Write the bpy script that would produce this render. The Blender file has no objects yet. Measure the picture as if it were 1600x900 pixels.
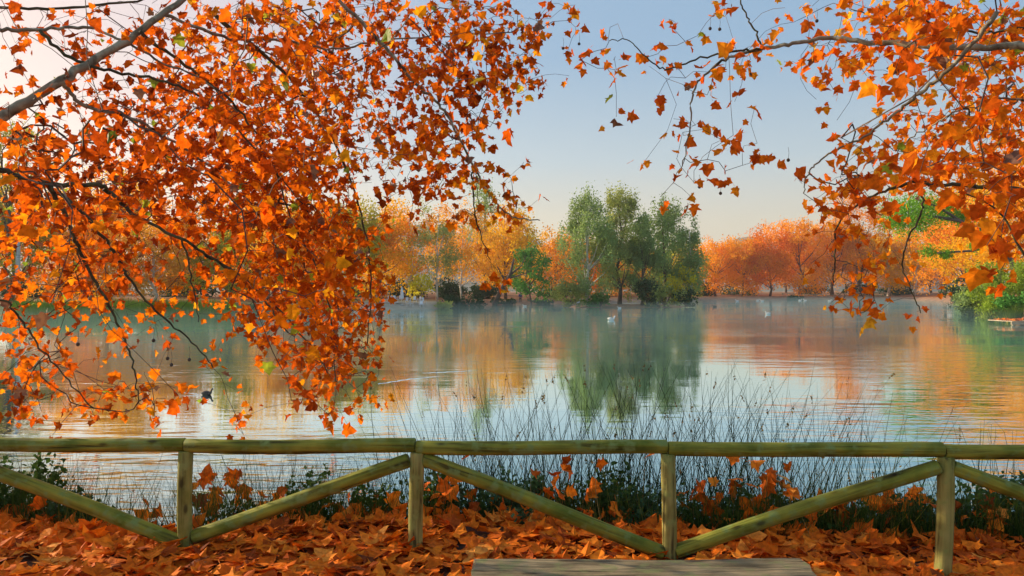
import bpy, math, random
import numpy as np
from mathutils import Vector, Matrix, Euler, Quaternion

random.seed(7)
RNG = np.random.default_rng(7)
scene = bpy.context.scene
COL = scene.collection

# ------------------------------------------------------------------ camera, world, sun, exposure
F = 1156.0                      # focal length in photo pixels (1600 wide)
HOR = 455.0                     # horizon row
EYE = 1.75                      # eye height above the bank
WATER = -0.40
cam = bpy.data.cameras.new("camera")
cam.sensor_width = 36.0
cam.lens = 36.0 * F / 1600.0
cam.clip_start = 0.05
cam.clip_end = 8000.0
cam_ob = bpy.data.objects.new("camera", cam)
cam_ob.location = (0, 0, EYE)
cam_ob.rotation_euler = (math.radians(90) + math.atan(5.0 / F), 0, 0)
COL.objects.link(cam_ob)
scene.camera = cam_ob

SUN_AZ = math.radians(-66)      # left of the view direction (+Y)
SUN_EL = math.radians(18)
sd = Vector((math.sin(SUN_AZ) * math.cos(SUN_EL), math.cos(SUN_AZ) * math.cos(SUN_EL), math.sin(SUN_EL)))
world = bpy.data.worlds.new("World")
scene.world = world
world.use_nodes = True
wn, wl = world.node_tree.nodes, world.node_tree.links
wn.clear()
wout = wn.new("ShaderNodeOutputWorld")
wbg = wn.new("ShaderNodeBackground")
wbg.inputs["Strength"].default_value = 0.12
sky = wn.new("ShaderNodeTexSky")
sky.sky_type = 'NISHITA'
sky.sun_disc = False
sky.sun_elevation = SUN_EL
sky.sun_rotation = SUN_AZ
sky.air_density = 1.0
sky.dust_density = 1.5
sky.ozone_density = 1.0
# pale dawn sky: the physical sky averaged with a smooth veil of high haze, cream low down, blue above, rosy towards the sun
wtc = wn.new("ShaderNodeTexCoord")
wsep = wn.new("ShaderNodeSeparateXYZ"); wl.new(wtc.outputs["Generated"], wsep.inputs[0])
wr = wn.new("ShaderNodeValToRGB"); wl.new(wsep.outputs[2], wr.inputs[0])
_e = wr.color_ramp.elements
SKS = 1 / 0.12 / 1.96
for _k, (_p, _c) in enumerate([(0.0, (.76, .58, .35)), (0.09, (.64, .58, .45)), (0.17, (.42, .53, .60)), (0.30, (.235, .40, .585)), (0.6, (.235, .40, .60)), (1.0, (.23, .39, .60))]):
    _x = _e[_k] if _k < 2 else _e.new(_p)
    _x.position = _p; _x.color = (*_c, 1)
wdot = wn.new("ShaderNodeVectorMath"); wdot.operation = 'DOT_PRODUCT'
wl.new(wtc.outputs["Generated"], wdot.inputs[0]); wdot.inputs[1].default_value = sd
wmr = wn.new("ShaderNodeMapRange"); wmr.interpolation_type = 'SMOOTHSTEP'
wmr.inputs[1].default_value = 0.45; wmr.inputs[2].default_value = 1.0; wmr.inputs[3].default_value = 0.0; wmr.inputs[4].default_value = 1.0
wl.new(wdot.outputs["Value"], wmr.inputs[0])
wmx = wn.new("ShaderNodeMix"); wmx.data_type = 'RGBA'; wmx.inputs[7].default_value = (0.92, .64, .54, 1)
wl.new(wmr.outputs[0], wmx.inputs[0]); wl.new(wr.outputs[0], wmx.inputs[6])
wsc = wn.new("ShaderNodeVectorMath"); wsc.operation = 'SCALE'; wsc.inputs["Scale"].default_value = SKS
wl.new(wmx.outputs[2], wsc.inputs[0])
wfin = wn.new("ShaderNodeMix"); wfin.data_type = 'RGBA'; wfin.inputs[0].default_value = 0.85
wl.new(sky.outputs[0], wfin.inputs[6]); wl.new(wsc.outputs[0], wfin.inputs[7])
wl.new(wfin.outputs[2], wbg.inputs["Color"])
wl.new(wbg.outputs[0], wout.inputs["Surface"])

sun = bpy.data.lights.new("sun", 'SUN')
sun.energy = 3.5
sun.angle = math.radians(0.6)
sun.color = (1.0, 0.82, 0.56)
sun_ob = bpy.data.objects.new("sun", sun)
sun_ob.rotation_euler = (-sd).to_track_quat('-Z', 'Y').to_euler()
sun_ob.location = (0, 0, 60)
COL.objects.link(sun_ob)

scene.view_settings.view_transform = 'Standard'
scene.view_settings.look = 'None'
scene.view_settings.gamma = 1.0
scene.view_settings.exposure = 1.1
scene.render.engine = 'CYCLES'
scene.cycles.max_bounces = 8
scene.cycles.diffuse_bounces = 3
scene.cycles.glossy_bounces = 3
scene.cycles.transmission_bounces = 4
scene.cycles.volume_bounces = 0
scene.cycles.transparent_max_bounces = 8

# ------------------------------------------------------------------ helpers
def at(px, py, Z):
    return Vector(((px - 800.0) / F * Z, Z, EYE + (HOR - py) / F * Z))

def new_obj(name, me, parent=None):
    o = bpy.data.objects.new(name, me)
    COL.objects.link(o)
    if parent is not None:
        o.parent = parent
    return o

def thing(name, label, cat, loc=(0, 0, 0), rz=0.0, group=None):
    o = bpy.data.objects.new(name, None)
    COL.objects.link(o)
    o.empty_display_size = 0.2
    o.location = loc
    o.rotation_euler = (0, 0, rz)
    tag(o, label, cat, group)
    return o

def tag(o, label=None, cat=None, group=None, kind=None):
    if label: o["label"] = label
    if cat: o["category"] = cat
    if group: o["group"] = group
    if kind: o["kind"] = kind
    return o

def np_mesh(name, V, Fc, mats, smooth=False, midx=None):
    """V (n,3) floats, Fc (m,k) ints: a mesh of m k-gons"""
    V = np.asarray(V, dtype=np.float32).reshape(-1, 3)
    Fc = np.asarray(Fc, dtype=np.int32)
    k = Fc.shape[1]
    me = bpy.data.meshes.new(name)
    me.vertices.add(len(V)); me.vertices.foreach_set("co", V.ravel())
    me.loops.add(Fc.size); me.loops.foreach_set("vertex_index", Fc.ravel())
    me.polygons.add(len(Fc))
    me.polygons.foreach_set("loop_start", np.arange(0, Fc.size, k, dtype=np.int32))
    me.polygons.foreach_set("use_smooth", np.full(len(Fc), smooth, dtype=bool))
    if midx is not None:
        me.polygons.foreach_set("material_index", np.asarray(midx, dtype=np.int32))
    for m in (mats if isinstance(mats, (list, tuple)) else [mats]):
        me.materials.append(m)
    me.update(calc_edges=True)
    return me

class MB:
    """collects quads and triangles (as python lists) of one mesh"""
    def __init__(s):
        s.v, s.f = [], []
    def add(s, verts, faces):
        b = len(s.v)
        s.v += [tuple(p) for p in verts]
        s.f += [tuple(i + b for i in fc) for fc in faces]
    def box(s, c, d, R=None, taper=1.0):
        x, y, z = (q / 2 for q in d)
        P = [Vector((sx * x * (taper if sz > 0 else 1), sy * y * (taper if sz > 0 else 1), sz * z)) for sz in (-1, 1) for sx, sy in ((-1, -1), (1, -1), (1, 1), (-1, 1))]
        if R is not None: P = [R @ p for p in P]
        s.add([p + Vector(c) for p in P], [(3, 2, 1, 0), (4, 5, 6, 7), (0, 1, 5, 4), (1, 2, 6, 5), (2, 3, 7, 6), (3, 0, 4, 7)])
    def tube(s, pts, rad, n=6, cap=True):
        pts = [Vector(p) for p in pts]
        m = len(pts)
        rad = [rad] * m if not hasattr(rad, '__len__') else rad
        up = Vector((0.13, 0.21, 1)).normalized()
        vs, fs = [], []
        for i, p in enumerate(pts):
            t = (pts[min(i + 1, m - 1)] - pts[max(i - 1, 0)])
            t = t.normalized() if t.length > 1e-9 else Vector((0, 0, 1))
            a = t.cross(up)
            if a.length < 0.05: a = t.cross(Vector((1, 0, 0)))
            a.normalize(); b = t.cross(a)
            for k in range(n):
                w = 2 * math.pi * k / n
                vs.append(p + (a * math.cos(w) + b * math.sin(w)) * rad[i])
        for i in range(m - 1):
            for k in range(n):
                fs.append((i * n + k, i * n + (k + 1) % n, (i + 1) * n + (k + 1) % n, (i + 1) * n + k))
        if cap:
            fs.append(tuple(range(n))[::-1]); fs.append(tuple((m - 1) * n + k for k in range(n)))
        s.add(vs, fs)
    def lathe(s, prof, c=(0, 0, 0), n=12):
        vs, fs = [], []
        for r, z in prof:
            for k in range(n):
                w = 2 * math.pi * k / n
                vs.append((c[0] + r * math.cos(w), c[1] + r * math.sin(w), c[2] + z))
        m = len(prof)
        for i in range(m - 1):
            for k in range(n):
                fs.append((i * n + k, i * n + (k + 1) % n, (i + 1) * n + (k + 1) % n, (i + 1) * n + k))
        fs.append(tuple(range(n))[::-1]); fs.append(tuple((m - 1) * n + k for k in range(n)))
        s.add(vs, fs)
    def build(s, name, mat, parent=None, smooth=False):
        me = bpy.data.meshes.new(name)
        me.from_pydata([tuple(v) for v in s.v], [], s.f)
        me.materials.append(mat)
        if smooth:
            me.polygons.foreach_set("use_smooth", [True] * len(me.polygons))
        me.update()
        return new_obj(name, me, parent)

def copy_tree(o, parent=None):
    c = o.copy(); COL.objects.link(c)
    if parent is not None: c.parent = parent
    for ch in list(o.children):
        copy_tree(ch, c)
    return c

# ------------------------------------------------------------------ materials
def mat(name):
    m = bpy.data.materials.new(name); m.use_nodes = True
    m.node_tree.nodes.clear()
    return m, m.node_tree.nodes, m.node_tree.links

def ramp_node(n, stops, interp='LINEAR'):
    r = n.new("ShaderNodeValToRGB")
    r.color_ramp.interpolation = interp
    e = r.color_ramp.elements
    while len(e) > 1: e.remove(e[-1])
    for i, (p, c) in enumerate(stops):
        x = e[0] if i == 0 else e.new(p)
        x.position = p; x.color = (c[0], c[1], c[2], 1)
    return r

def leaf_mat(name, stops, transl=0.45, rough=0.5, zone=0.25, zscale=0.5, spec=0.25, thin=1.35, spots=0.35):
    m, n, l = mat(name)
    geo = n.new("ShaderNodeNewGeometry"); oi = n.new("ShaderNodeObjectInfo")
    a = n.new("ShaderNodeMath"); a.operation = 'ADD'
    l.new(geo.outputs["Random Per Island"], a.inputs[0]); l.new(oi.outputs["Random"], a.inputs[1])
    fr = n.new("ShaderNodeMath"); fr.operation = 'FRACT'; l.new(a.outputs[0], fr.inputs[0])
    no = n.new("ShaderNodeTexNoise"); no.inputs["Scale"].default_value = zscale; no.inputs["Detail"].default_value = 2
    l.new(geo.outputs["Position"], no.inputs["Vector"])
    mr = n.new("ShaderNodeMapRange"); mr.inputs[1].default_value = 0.3; mr.inputs[2].default_value = 0.7
    mr.inputs[3].default_value = -zone; mr.inputs[4].default_value = zone
    l.new(no.outputs["Fac"], mr.inputs[0])
    b = n.new("ShaderNodeMath"); b.operation = 'MULTIPLY_ADD'; b.inputs[1].default_value = 1 - 2 * zone * 0.8
    l.new(fr.outputs[0], b.inputs[0])
    ad = n.new("ShaderNodeMath"); ad.operation = 'ADD'; ad.inputs[1].default_value = zone * 0.8
    l.new(mr.outputs[0], ad.inputs[0]); l.new(ad.outputs[0], b.inputs[2])
    rp = ramp_node(n, stops); l.new(b.outputs[0], rp.inputs[0])
    # blotches of the blade itself
    n2 = n.new("ShaderNodeTexNoise"); n2.inputs["Scale"].default_value = 28; n2.inputs["Detail"].default_value = 3
    l.new(geo.outputs["Position"], n2.inputs["Vector"])
    r2 = ramp_node(n, [(0.35, (1 - spots, 1 - spots * 1.2, 1 - spots)), (0.6, (1, 1, 1))])
    l.new(n2.outputs["Fac"], r2.inputs[0])
    mx = n.new("ShaderNodeMix"); mx.data_type = 'RGBA'; mx.blend_type = 'MULTIPLY'; mx.inputs[0].default_value = 1
    l.new(rp.outputs[0], mx.inputs[6]); l.new(r2.outputs[0], mx.inputs[7])
    p = n.new("ShaderNodeBsdfPrincipled"); p.inputs["Roughness"].default_value = rough
    p.inputs["Specular IOR Level"].default_value = spec
    l.new(mx.outputs[2], p.inputs["Base Color"])
    t = n.new("ShaderNodeBsdfTranslucent")
    tc = n.new("ShaderNodeMix"); tc.data_type = 'RGBA'; tc.blend_type = 'MULTIPLY'; tc.inputs[0].default_value = 1
    tc.inputs[7].default_value = (thin, thin * 0.95, thin * 0.7, 1)
    l.new(mx.outputs[2], tc.inputs[6]); l.new(tc.outputs[2], t.inputs["Color"])
    ms = n.new("ShaderNodeMixShader"); ms.inputs[0].default_value = transl
    l.new(p.outputs[0], ms.inputs[1]); l.new(t.outputs[0], ms.inputs[2])
    o = n.new("ShaderNodeOutputMaterial"); l.new(ms.outputs[0], o.inputs["Surface"])
    return m

def wood_mat(name, c1, c2, c3=None, rough=0.75, stretch=(30, 30, 2.0), bump=0.25, blot=2.5, knots=None):
    m, n, l = mat(name)
    tc = n.new("ShaderNodeTexCoord"); oi = n.new("ShaderNodeObjectInfo")
    vm = n.new("ShaderNodeVectorMath"); vm.operation = 'ADD'
    l.new(tc.outputs["Object"], vm.inputs[0])
    sc = n.new("ShaderNodeMath"); sc.operation = 'MULTIPLY'; sc.inputs[1].default_value = 17
    l.new(oi.outputs["Random"], sc.inputs[0]); l.new(sc.outputs[0], vm.inputs[1])
    mp = n.new("ShaderNodeMapping"); mp.inputs["Scale"].default_value = stretch
    l.new(vm.outputs[0], mp.inputs["Vector"])
    g = n.new("ShaderNodeTexNoise"); g.inputs["Scale"].default_value = 1; g.inputs["Detail"].default_value = 6; g.inputs["Distortion"].default_value = 0.6
    l.new(mp.outputs[0], g.inputs["Vector"])
    b = n.new("ShaderNodeTexNoise"); b.inputs["Scale"].default_value = blot; b.inputs["Detail"].default_value = 4
    l.new(vm.outputs[0], b.inputs["Vector"])
    r1 = ramp_node(n, [(0.33, c1), (0.62, c2)]); l.new(b.outputs["Fac"], r1.inputs[0])
    dk = ramp_node(n, [(0.33, (0.22, 0.20, 0.17)), (0.40, (0.62, 0.60, 0.55)), (0.5, (0.9, 0.9, 0.88)), (0.7, (1.15, 1.12, 1.08))]); l.new(g.outputs["Fac"], dk.inputs[0])
    mx = n.new("ShaderNodeMix"); mx.data_type = 'RGBA'; mx.blend_type = 'MULTIPLY'; mx.inputs[0].default_value = 1
    l.new(r1.outputs[0], mx.inputs[6]); l.new(dk.outputs[0], mx.inputs[7])
    src = mx.outputs[2]
    if c3:
        b2 = n.new("ShaderNodeTexNoise"); b2.inputs["Scale"].default_value = blot * 2.6; b2.inputs["Detail"].default_value = 5
        l.new(vm.outputs[0], b2.inputs["Vector"])
        rr = ramp_node(n, [(0.52, (0, 0, 0)), (0.66, (1, 1, 1))]); l.new(b2.outputs["Fac"], rr.inputs[0])
        m2 = n.new("ShaderNodeMix"); m2.data_type = 'RGBA'; m2.inputs[7].default_value = (*c3, 1)
        l.new(rr.outputs[0], m2.inputs[0]); l.new(src, m2.inputs[6]); src = m2.outputs[2]
    if knots:
        mk = n.new("ShaderNodeMapping"); mk.inputs["Scale"].default_value = knots; l.new(vm.outputs[0], mk.inputs["Vector"])
        vo = n.new("ShaderNodeTexVoronoi"); vo.inputs["Scale"].default_value = 1; l.new(mk.outputs[0], vo.inputs["Vector"])
        kr = ramp_node(n, [(0.0, (0.12, 0.10, 0.08)), (0.10, (0.25, 0.2, 0.16)), (0.17, (0.8, 0.78, 0.72)), (0.24, (1, 1, 1))]); l.new(vo.outputs["Distance"], kr.inputs[0])
        m3 = n.new("ShaderNodeMix"); m3.data_type = 'RGBA'; m3.blend_type = 'MULTIPLY'; m3.inputs[0].default_value = 0.85
        l.new(src, m3.inputs[6]); l.new(kr.outputs[0], m3.inputs[7]); src = m3.outputs[2]
    p = n.new("ShaderNodeBsdfPrincipled"); p.inputs["Roughness"].default_value = rough
    p.inputs["Specular IOR Level"].default_value = 0.3
    l.new(src, p.inputs["Base Color"])
    bp = n.new("ShaderNodeBump"); bp.inputs["Strength"].default_value = bump; bp.inputs["Distance"].default_value = 0.02
    l.new(g.outputs["Fac"], bp.inputs["Height"]); l.new(bp.outputs[0], p.inputs["Normal"])
    o = n.new("ShaderNodeOutputMaterial"); l.new(p.outputs[0], o.inputs["Surface"])
    return m

def plain_mat(name, c, rough=0.6, var=0.2, scale=3.0, metal=0.0):
    m, n, l = mat(name)
    geo = n.new("ShaderNodeNewGeometry")
    no = n.new("ShaderNodeTexNoise"); no.inputs["Scale"].default_value = scale; no.inputs["Detail"].default_value = 4
    l.new(geo.outputs["Position"], no.inputs["Vector"])
    r = ramp_node(n, [(0.3, tuple(q * (1 - var) for q in c)), (0.7, tuple(min(1, q * (1 + var)) for q in c))]); l.new(no.outputs["Fac"], r.inputs[0])
    p = n.new("ShaderNodeBsdfPrincipled"); p.inputs["Roughness"].default_value = rough; p.inputs["Metallic"].default_value = metal
    l.new(r.outputs[0], p.inputs["Base Color"])
    o = n.new("ShaderNodeOutputMaterial"); l.new(p.outputs[0], o.inputs["Surface"])
    return m

M = {}
M['leaf_left'] = leaf_mat("leaf_left", [(0.0, (0.15, 0.030, 0.006)), (0.22, (0.40, 0.062, 0.006)), (0.5, (0.66, 0.125, 0.006)), (0.78, (0.80, 0.225, 0.008)), (0.95, (0.88, 0.44, 0.014)), (1.0, (0.62, 0.48, 0.045))], transl=0.58, spec=0.05, rough=0.8, zone=0.22)
M['leaf_right'] = leaf_mat("leaf_right", [(0.0, (0.38, 0.062, 0.010)), (0.25, (0.68, 0.115, 0.010)), (0.55, (0.86, 0.20, 0.010)), (0.85, (0.92, 0.36, 0.015)), (1.0, (0.86, 0.50, 0.04))], transl=0.6, spec=0.05, rough=0.8, zone=0.2)
M['leaf_green'] = leaf_mat("leaf_green", [(0, (0.22, 0.34, 0.03)), (1, (0.42, 0.46, 0.04))], transl=0.5)
M['leaf_brown'] = leaf_mat("leaf_brown", [(0, (0.20, 0.10, 0.06)), (1, (0.36, 0.17, 0.09))], transl=0.2)
M['litter'] = leaf_mat("litter", [(0.0, (0.17, 0.05, 0.018)), (0.1, (0.34, 0.07, 0.012)), (0.2, (0.60, 0.115, 0.008)), (0.5, (0.84, 0.19, 0.010)), (0.8, (0.92, 0.27, 0.018)), (1.0, (0.92, 0.42, 0.08))], transl=0.12, zone=0.12, zscale=2.0, rough=0.7, spec=0.08)
def far_leaf(name, c, k=0.35, t=0.4):
    lo = tuple(q * (1 - k) for q in c); hi = tuple(min(0.95, q * (1 + k)) for q in c)
    M[name] = leaf_mat(name, [(0, lo), (0.5, c), (1, hi)], transl=t, zone=0.25, zscale=0.18, rough=0.7, spec=0.1, spots=0.0)
far_leaf('orange', (0.88, 0.37, 0.008)); far_leaf('rust', (0.80, 0.27, 0.01)); far_leaf('amber', (0.80, 0.46, 0.012))
far_leaf('salmon', (0.80, 0.38, 0.03)); far_leaf('ygreen', (0.42, 0.38, 0.03)); far_leaf('green', (0.27, 0.38, 0.14))
far_leaf('dgreen', (0.045, 0.10, 0.045), t=0.2); far_leaf('pine', (0.10, 0.27, 0.05), t=0.25); far_leaf('lime', (0.26, 0.36, 0.04))
far_leaf('stonepine', (0.19, 0.40, 0.03), t=0.3); far_leaf('yellow', (0.60, 0.52, 0.03)); far_leaf('olive', (0.38, 0.43, 0.13)); far_leaf('bankgreen', (0.045, 0.09, 0.02), t=0.3)
M['bark_pale'] = wood_mat("bark_pale", (0.17, 0.14, 0.09), (0.34, 0.29, 0.20), (0.42, 0.40, 0.28), stretch=(9, 9, 5), blot=5, bump=0.4)
M['bark_dark'] = wood_mat("bark_dark", (0.045, 0.04, 0.02), (0.11, 0.09, 0.045), (0.10, 0.11, 0.04), stretch=(12, 12, 6), blot=6, bump=0.4)
M['twig'] = plain_mat("twig", (0.09, 0.055, 0.035), 0.8, 0.4, 5)
M['bark_far'] = plain_mat("bark_far", (0.13, 0.10, 0.075), 0.9, 0.35, 2)
M['bark_white'] = plain_mat("bark_white", (0.62, 0.56, 0.48), 0.8, 0.35, 2)
M['fence'] = wood_mat("fence", (0.12, 0.155, 0.012), (0.31, 0.30, 0.035), (0.20, 0.26, 0.07), stretch=(26, 26, 1.6), blot=4.5, bump=0.9, knots=(11, 11, 4.5))
M['post'] = wood_mat("post", (0.22, 0.22, 0.04), (0.42, 0.36, 0.11), (0.28, 0.30, 0.08), stretch=(26, 26, 1.6), blot=4.5, bump=0.9, knots=(11, 11, 4.5))
M['bench'] = wood_mat("bench", (0.15, 0.12, 0.06), (0.36, 0.28, 0.16), (0.20, 0.21, 0.08), stretch=(3.0, 40, 40), blot=4, bump=1.6, knots=(3, 9, 9))
M['white'] = plain_mat("white_plastic", (0.8, 0.8, 0.8), 0.5, 0.05)
M['canvas'] = plain_mat("canvas", (0.75, 0.74, 0.72), 0.9, 0.1)
M['metal'] = plain_mat("pole_metal", (0.55, 0.55, 0.55), 0.5, 0.1)
M['gatepaint'] = plain_mat("green_paint", (0.06, 0.20, 0.09), 0.5, 0.2)
M['palewood'] = plain_mat("pale_wood", (0.42, 0.33, 0.22), 0.8, 0.3)
M['rush'] = leaf_mat("rush", [(0, (0.010, 0.026, 0.012)), (0.72, (0.026, 0.055, 0.016)), (1, (0.16, 0.13, 0.03))], transl=0.05, spec=0.03, spots=0)
M['grass'] = leaf_mat("grass", [(0, (0.02, 0.055, 0.012)), (0.7, (0.07, 0.13, 0.02)), (1, (0.34, 0.28, 0.06))], transl=0.3, spec=0.05, spots=0)
M['lawn'] = leaf_mat("lawn", [(0, (0.16, 0.30, 0.015)), (0.7, (0.34, 0.48, 0.03)), (1, (0.55, 0.50, 0.06))], transl=0.35, spots=0)
M['stalk'] = leaf_mat("stalk", [(0, (0.10, 0.07, 0.03)), (1, (0.42, 0.28, 0.08))], transl=0.1, spots=0)
M['feather_white'] = plain_mat("feather_white", (0.8, 0.8, 0.78), 0.7, 0.05)
M['feather_dark'] = plain_mat("feather_dark", (0.08, 0.07, 0.06), 0.7, 0.3, 30)
M['beak'] = plain_mat("beak", (0.7, 0.35, 0.05), 0.5, 0.1)
M['skin'] = plain_mat("skin", (0.5, 0.3, 0.22), 0.6, 0.1)
M['blue_cloth'] = plain_mat("blue_cloth", (0.03, 0.06, 0.25), 0.9, 0.2)
M['dark_cloth'] = plain_mat("dark_cloth", (0.03, 0.03, 0.05), 0.9, 0.2)
M['hill'] = plain_mat("hill", (0.13, 0.14, 0.10), 0.9, 0.35, 0.02)
M['seed'] = plain_mat("seed", (0.09, 0.06, 0.04), 0.9, 0.3, 40)

# ground: leaf-strewn earth, grass rims and the sandy beach
def ground_mat():
    m, n, l = mat("ground")
    geo = n.new("ShaderNodeNewGeometry")
    sep = n.new("ShaderNodeSeparateXYZ"); l.new(geo.outputs["Position"], sep.inputs[0])
    def noise(s, d=5):
        q = n.new("ShaderNodeTexNoise"); q.inputs["Scale"].default_value = s; q.inputs["Detail"].default_value = d
        l.new(geo.outputs["Position"], q.inputs["Vector"]); return q.outputs["Fac"]
    def mixc(fac, a, b):
        q = n.new("ShaderNodeMix"); q.data_type = 'RGBA'; l.new(fac, q.inputs[0])
        for i, v in ((6, a), (7, b)):
            if isinstance(v, tuple): q.inputs[i].default_value = (*v, 1)
            else: l.new(v, q.inputs[i])
        return q.outputs[2]
    def rng(v, a, b):
        q = n.new("ShaderNodeMapRange"); q.inputs[1].default_value = a; q.inputs[2].default_value = b; l.new(v, q.inputs[0]); return q.outputs[0]
    def mul(a, b):
        q = n.new("ShaderNodeMath"); q.operation = 'MULTIPLY'; l.new(a, q.inputs[0]); l.new(b, q.inputs[1]); return q.outputs[0]
    earth = ramp_node(n, [(0.3, (0.035, 0.02, 0.012)), (0.55, (0.10, 0.045, 0.02)), (0.7, (0.20, 0.07, 0.02))]); l.new(noise(9.0), earth.inputs[0])
    farl = ramp_node(n, [(0.3, (0.14, 0.07, 0.03)), (0.5, (0.30, 0.12, 0.04)), (0.68, (0.38, 0.20, 0.08))]); l.new(noise(0.7), farl.inputs[0])
    c = mixc(rng(sep.outputs[1], 12, 30), earth.outputs[0], farl.outputs[0])
    # green grass on the left shore
    g = mul(rng(sep.outputs[0], -9, -14), rng(sep.outputs[1], 20, 30))
    g = mul(g, rng(sep.outputs[2], 0.75, 0.35))
    gr = ramp_node(n, [(0.3, (0.04, 0.09, 0.015)), (0.7, (0.10, 0.17, 0.03))]); l.new(noise(1.2), gr.inputs[0])
    c = mixc(g, c, gr.outputs[0])
    # beach
    sx = mul(rng(sep.outputs[0], -20.5, -18.5), rng(sep.outputs[0], -8.6, -10.5))
    sy = mul(rng(sep.outputs[1], 78, 80), rng(sep.outputs[1], 101, 96))
    sa = ramp_node(n, [(0.3, (0.34, 0.28, 0.19)), (0.7, (0.48, 0.41, 0.30))]); l.new(noise(0.9), sa.inputs[0])
    c = mixc(mul(sx, sy), c, sa.outputs[0])
    p = n.new("ShaderNodeBsdfPrincipled"); p.inputs["Roughness"].default_value = 0.9; l.new(c, p.inputs["Base Color"])
    bp = n.new("ShaderNodeBump"); bp.inputs["Strength"].default_value = 0.5; bp.inputs["Distance"].default_value = 0.04
    l.new(noise(22), bp.inputs["Height"]); l.new(bp.outputs[0], p.inputs["Normal"])
    o = n.new("ShaderNodeOutputMaterial"); l.new(p.outputs[0], o.inputs["Surface"])
    return m
M['ground'] = ground_mat()

def water_mat():
    m, n, l = mat("water")
    geo = n.new("ShaderNodeNewGeometry")
    def mapping(sc, rot=0.0, loc=(0, 0, 0)):
        q = n.new("ShaderNodeMapping"); q.inputs["Scale"].default_value = sc; q.inputs["Rotation"].default_value = (0, 0, rot); q.inputs["Location"].default_value = loc
        l.new(geo.outputs["Position"], q.inputs["Vector"]); return q.outputs[0]
    def noise(vec, d=2, dist=0.0):
        q = n.new("ShaderNodeTexNoise"); q.inputs["Scale"].default_value = 1; q.inputs["Detail"].default_value = d; q.inputs["Distortion"].default_value = dist
        l.new(vec, q.inputs["Vector"]); return q.outputs["Fac"]
    def math_(op, a, b=None, c=None):
        q = n.new("ShaderNodeMath"); q.operation = op
        for i, v in enumerate((a, b, c)):
            if v is None: continue
            if isinstance(v, (int, float)): q.inputs[i].default_value = v
            else: l.new(v, q.inputs[i])
        return q.outputs[0]
    def rng(v, a, b, c=0.0, d=1.0):
        q = n.new("ShaderNodeMapRange"); q.interpolation_type = 'SMOOTHSTEP'
        for i, x in ((1, a), (2, b), (3, c), (4, d)): q.inputs[i].default_value = x
        l.new(v, q.inputs[0]); return q.outputs[0]
    sep = n.new("ShaderNodeSeparateXYZ"); l.new(geo.outputs["Position"], sep.inputs[0])
    X, Y = sep.outputs[0], sep.outputs[1]
    fine = noise(mapping((1.7, 6.0, 1), 0.22), 2, 0.3)       # short wind ripples
    mid = noise(mapping((0.5, 2.2, 1), -0.12), 2, 0.2)
    slow = noise(mapping((0.16, 0.5, 1), 0.08), 1)
    patch = noise(mapping((0.07, 0.12, 1), 0.3, (3.1, 1.7, 0)), 2)
    pm = rng(patch, 0.42, 0.6, 0.12, 1.0)
    left = rng(X, 0.2, -2.2, 0.0, 1.0)                       # livelier towards the left of the near water
    near = rng(Y, 13, 8.5, 0.0, 1.0)
    ln = math_('MULTIPLY', left, near)
    pm2 = math_('MAXIMUM', pm, ln)
    cx = math_('ABSOLUTE', math_('SUBTRACT', X, 1.6))
    calm = math_('MAXIMUM', rng(cx, 1.2, 3.6), rng(Y, 11.5, 15))   # a calm patch off the rushes
    pm3 = math_('MULTIPLY', pm2, math_('MULTIPLY_ADD', calm, 0.9, 0.1))
    amp = math_('ADD', rng(Y, 24, 9, 0.5, 1.0), math_('MULTIPLY', ln, 0.8))
    h = math_('MULTIPLY', fine, 0.0095)
    h = math_('MULTIPLY_ADD', mid, 0.027, h)
    h = math_('MULTIPLY', h, math_('MULTIPLY', pm3, amp))
    h = math_('MULTIPLY_ADD', slow, 0.006, h)
    bp = n.new("ShaderNodeBump"); bp.inputs["Strength"].default_value = 1.0; bp.inputs["Distance"].default_value = 1.0
    l.new(h, bp.inputs["Height"])
    fr = n.new("ShaderNodeFresnel"); fr.inputs["IOR"].default_value = 1.45; l.new(bp.outputs[0], fr.inputs["Normal"])
    fm = math_("MINIMUM", math_("MULTIPLY", fr.outputs[0], 2.3), 0.97)
    df = n.new("ShaderNodeBsdfDiffuse"); df.inputs["Color"].default_value = (0.018, 0.14, 0.135, 1)
    gl = n.new("ShaderNodeBsdfGlossy"); gl.inputs["Roughness"].default_value = 0.03; gl.inputs["Color"].default_value = (0.84, 0.98, 1, 1)
    l.new(bp.outputs[0], gl.inputs["Normal"])
    ms = n.new("ShaderNodeMixShader"); l.new(fm, ms.inputs[0]); l.new(df.outputs[0], ms.inputs[1]); l.new(gl.outputs[0], ms.inputs[2])
    o = n.new("ShaderNodeOutputMaterial"); l.new(ms.outputs[0], o.inputs["Surface"])
    return m
M['water'] = water_mat()

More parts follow.
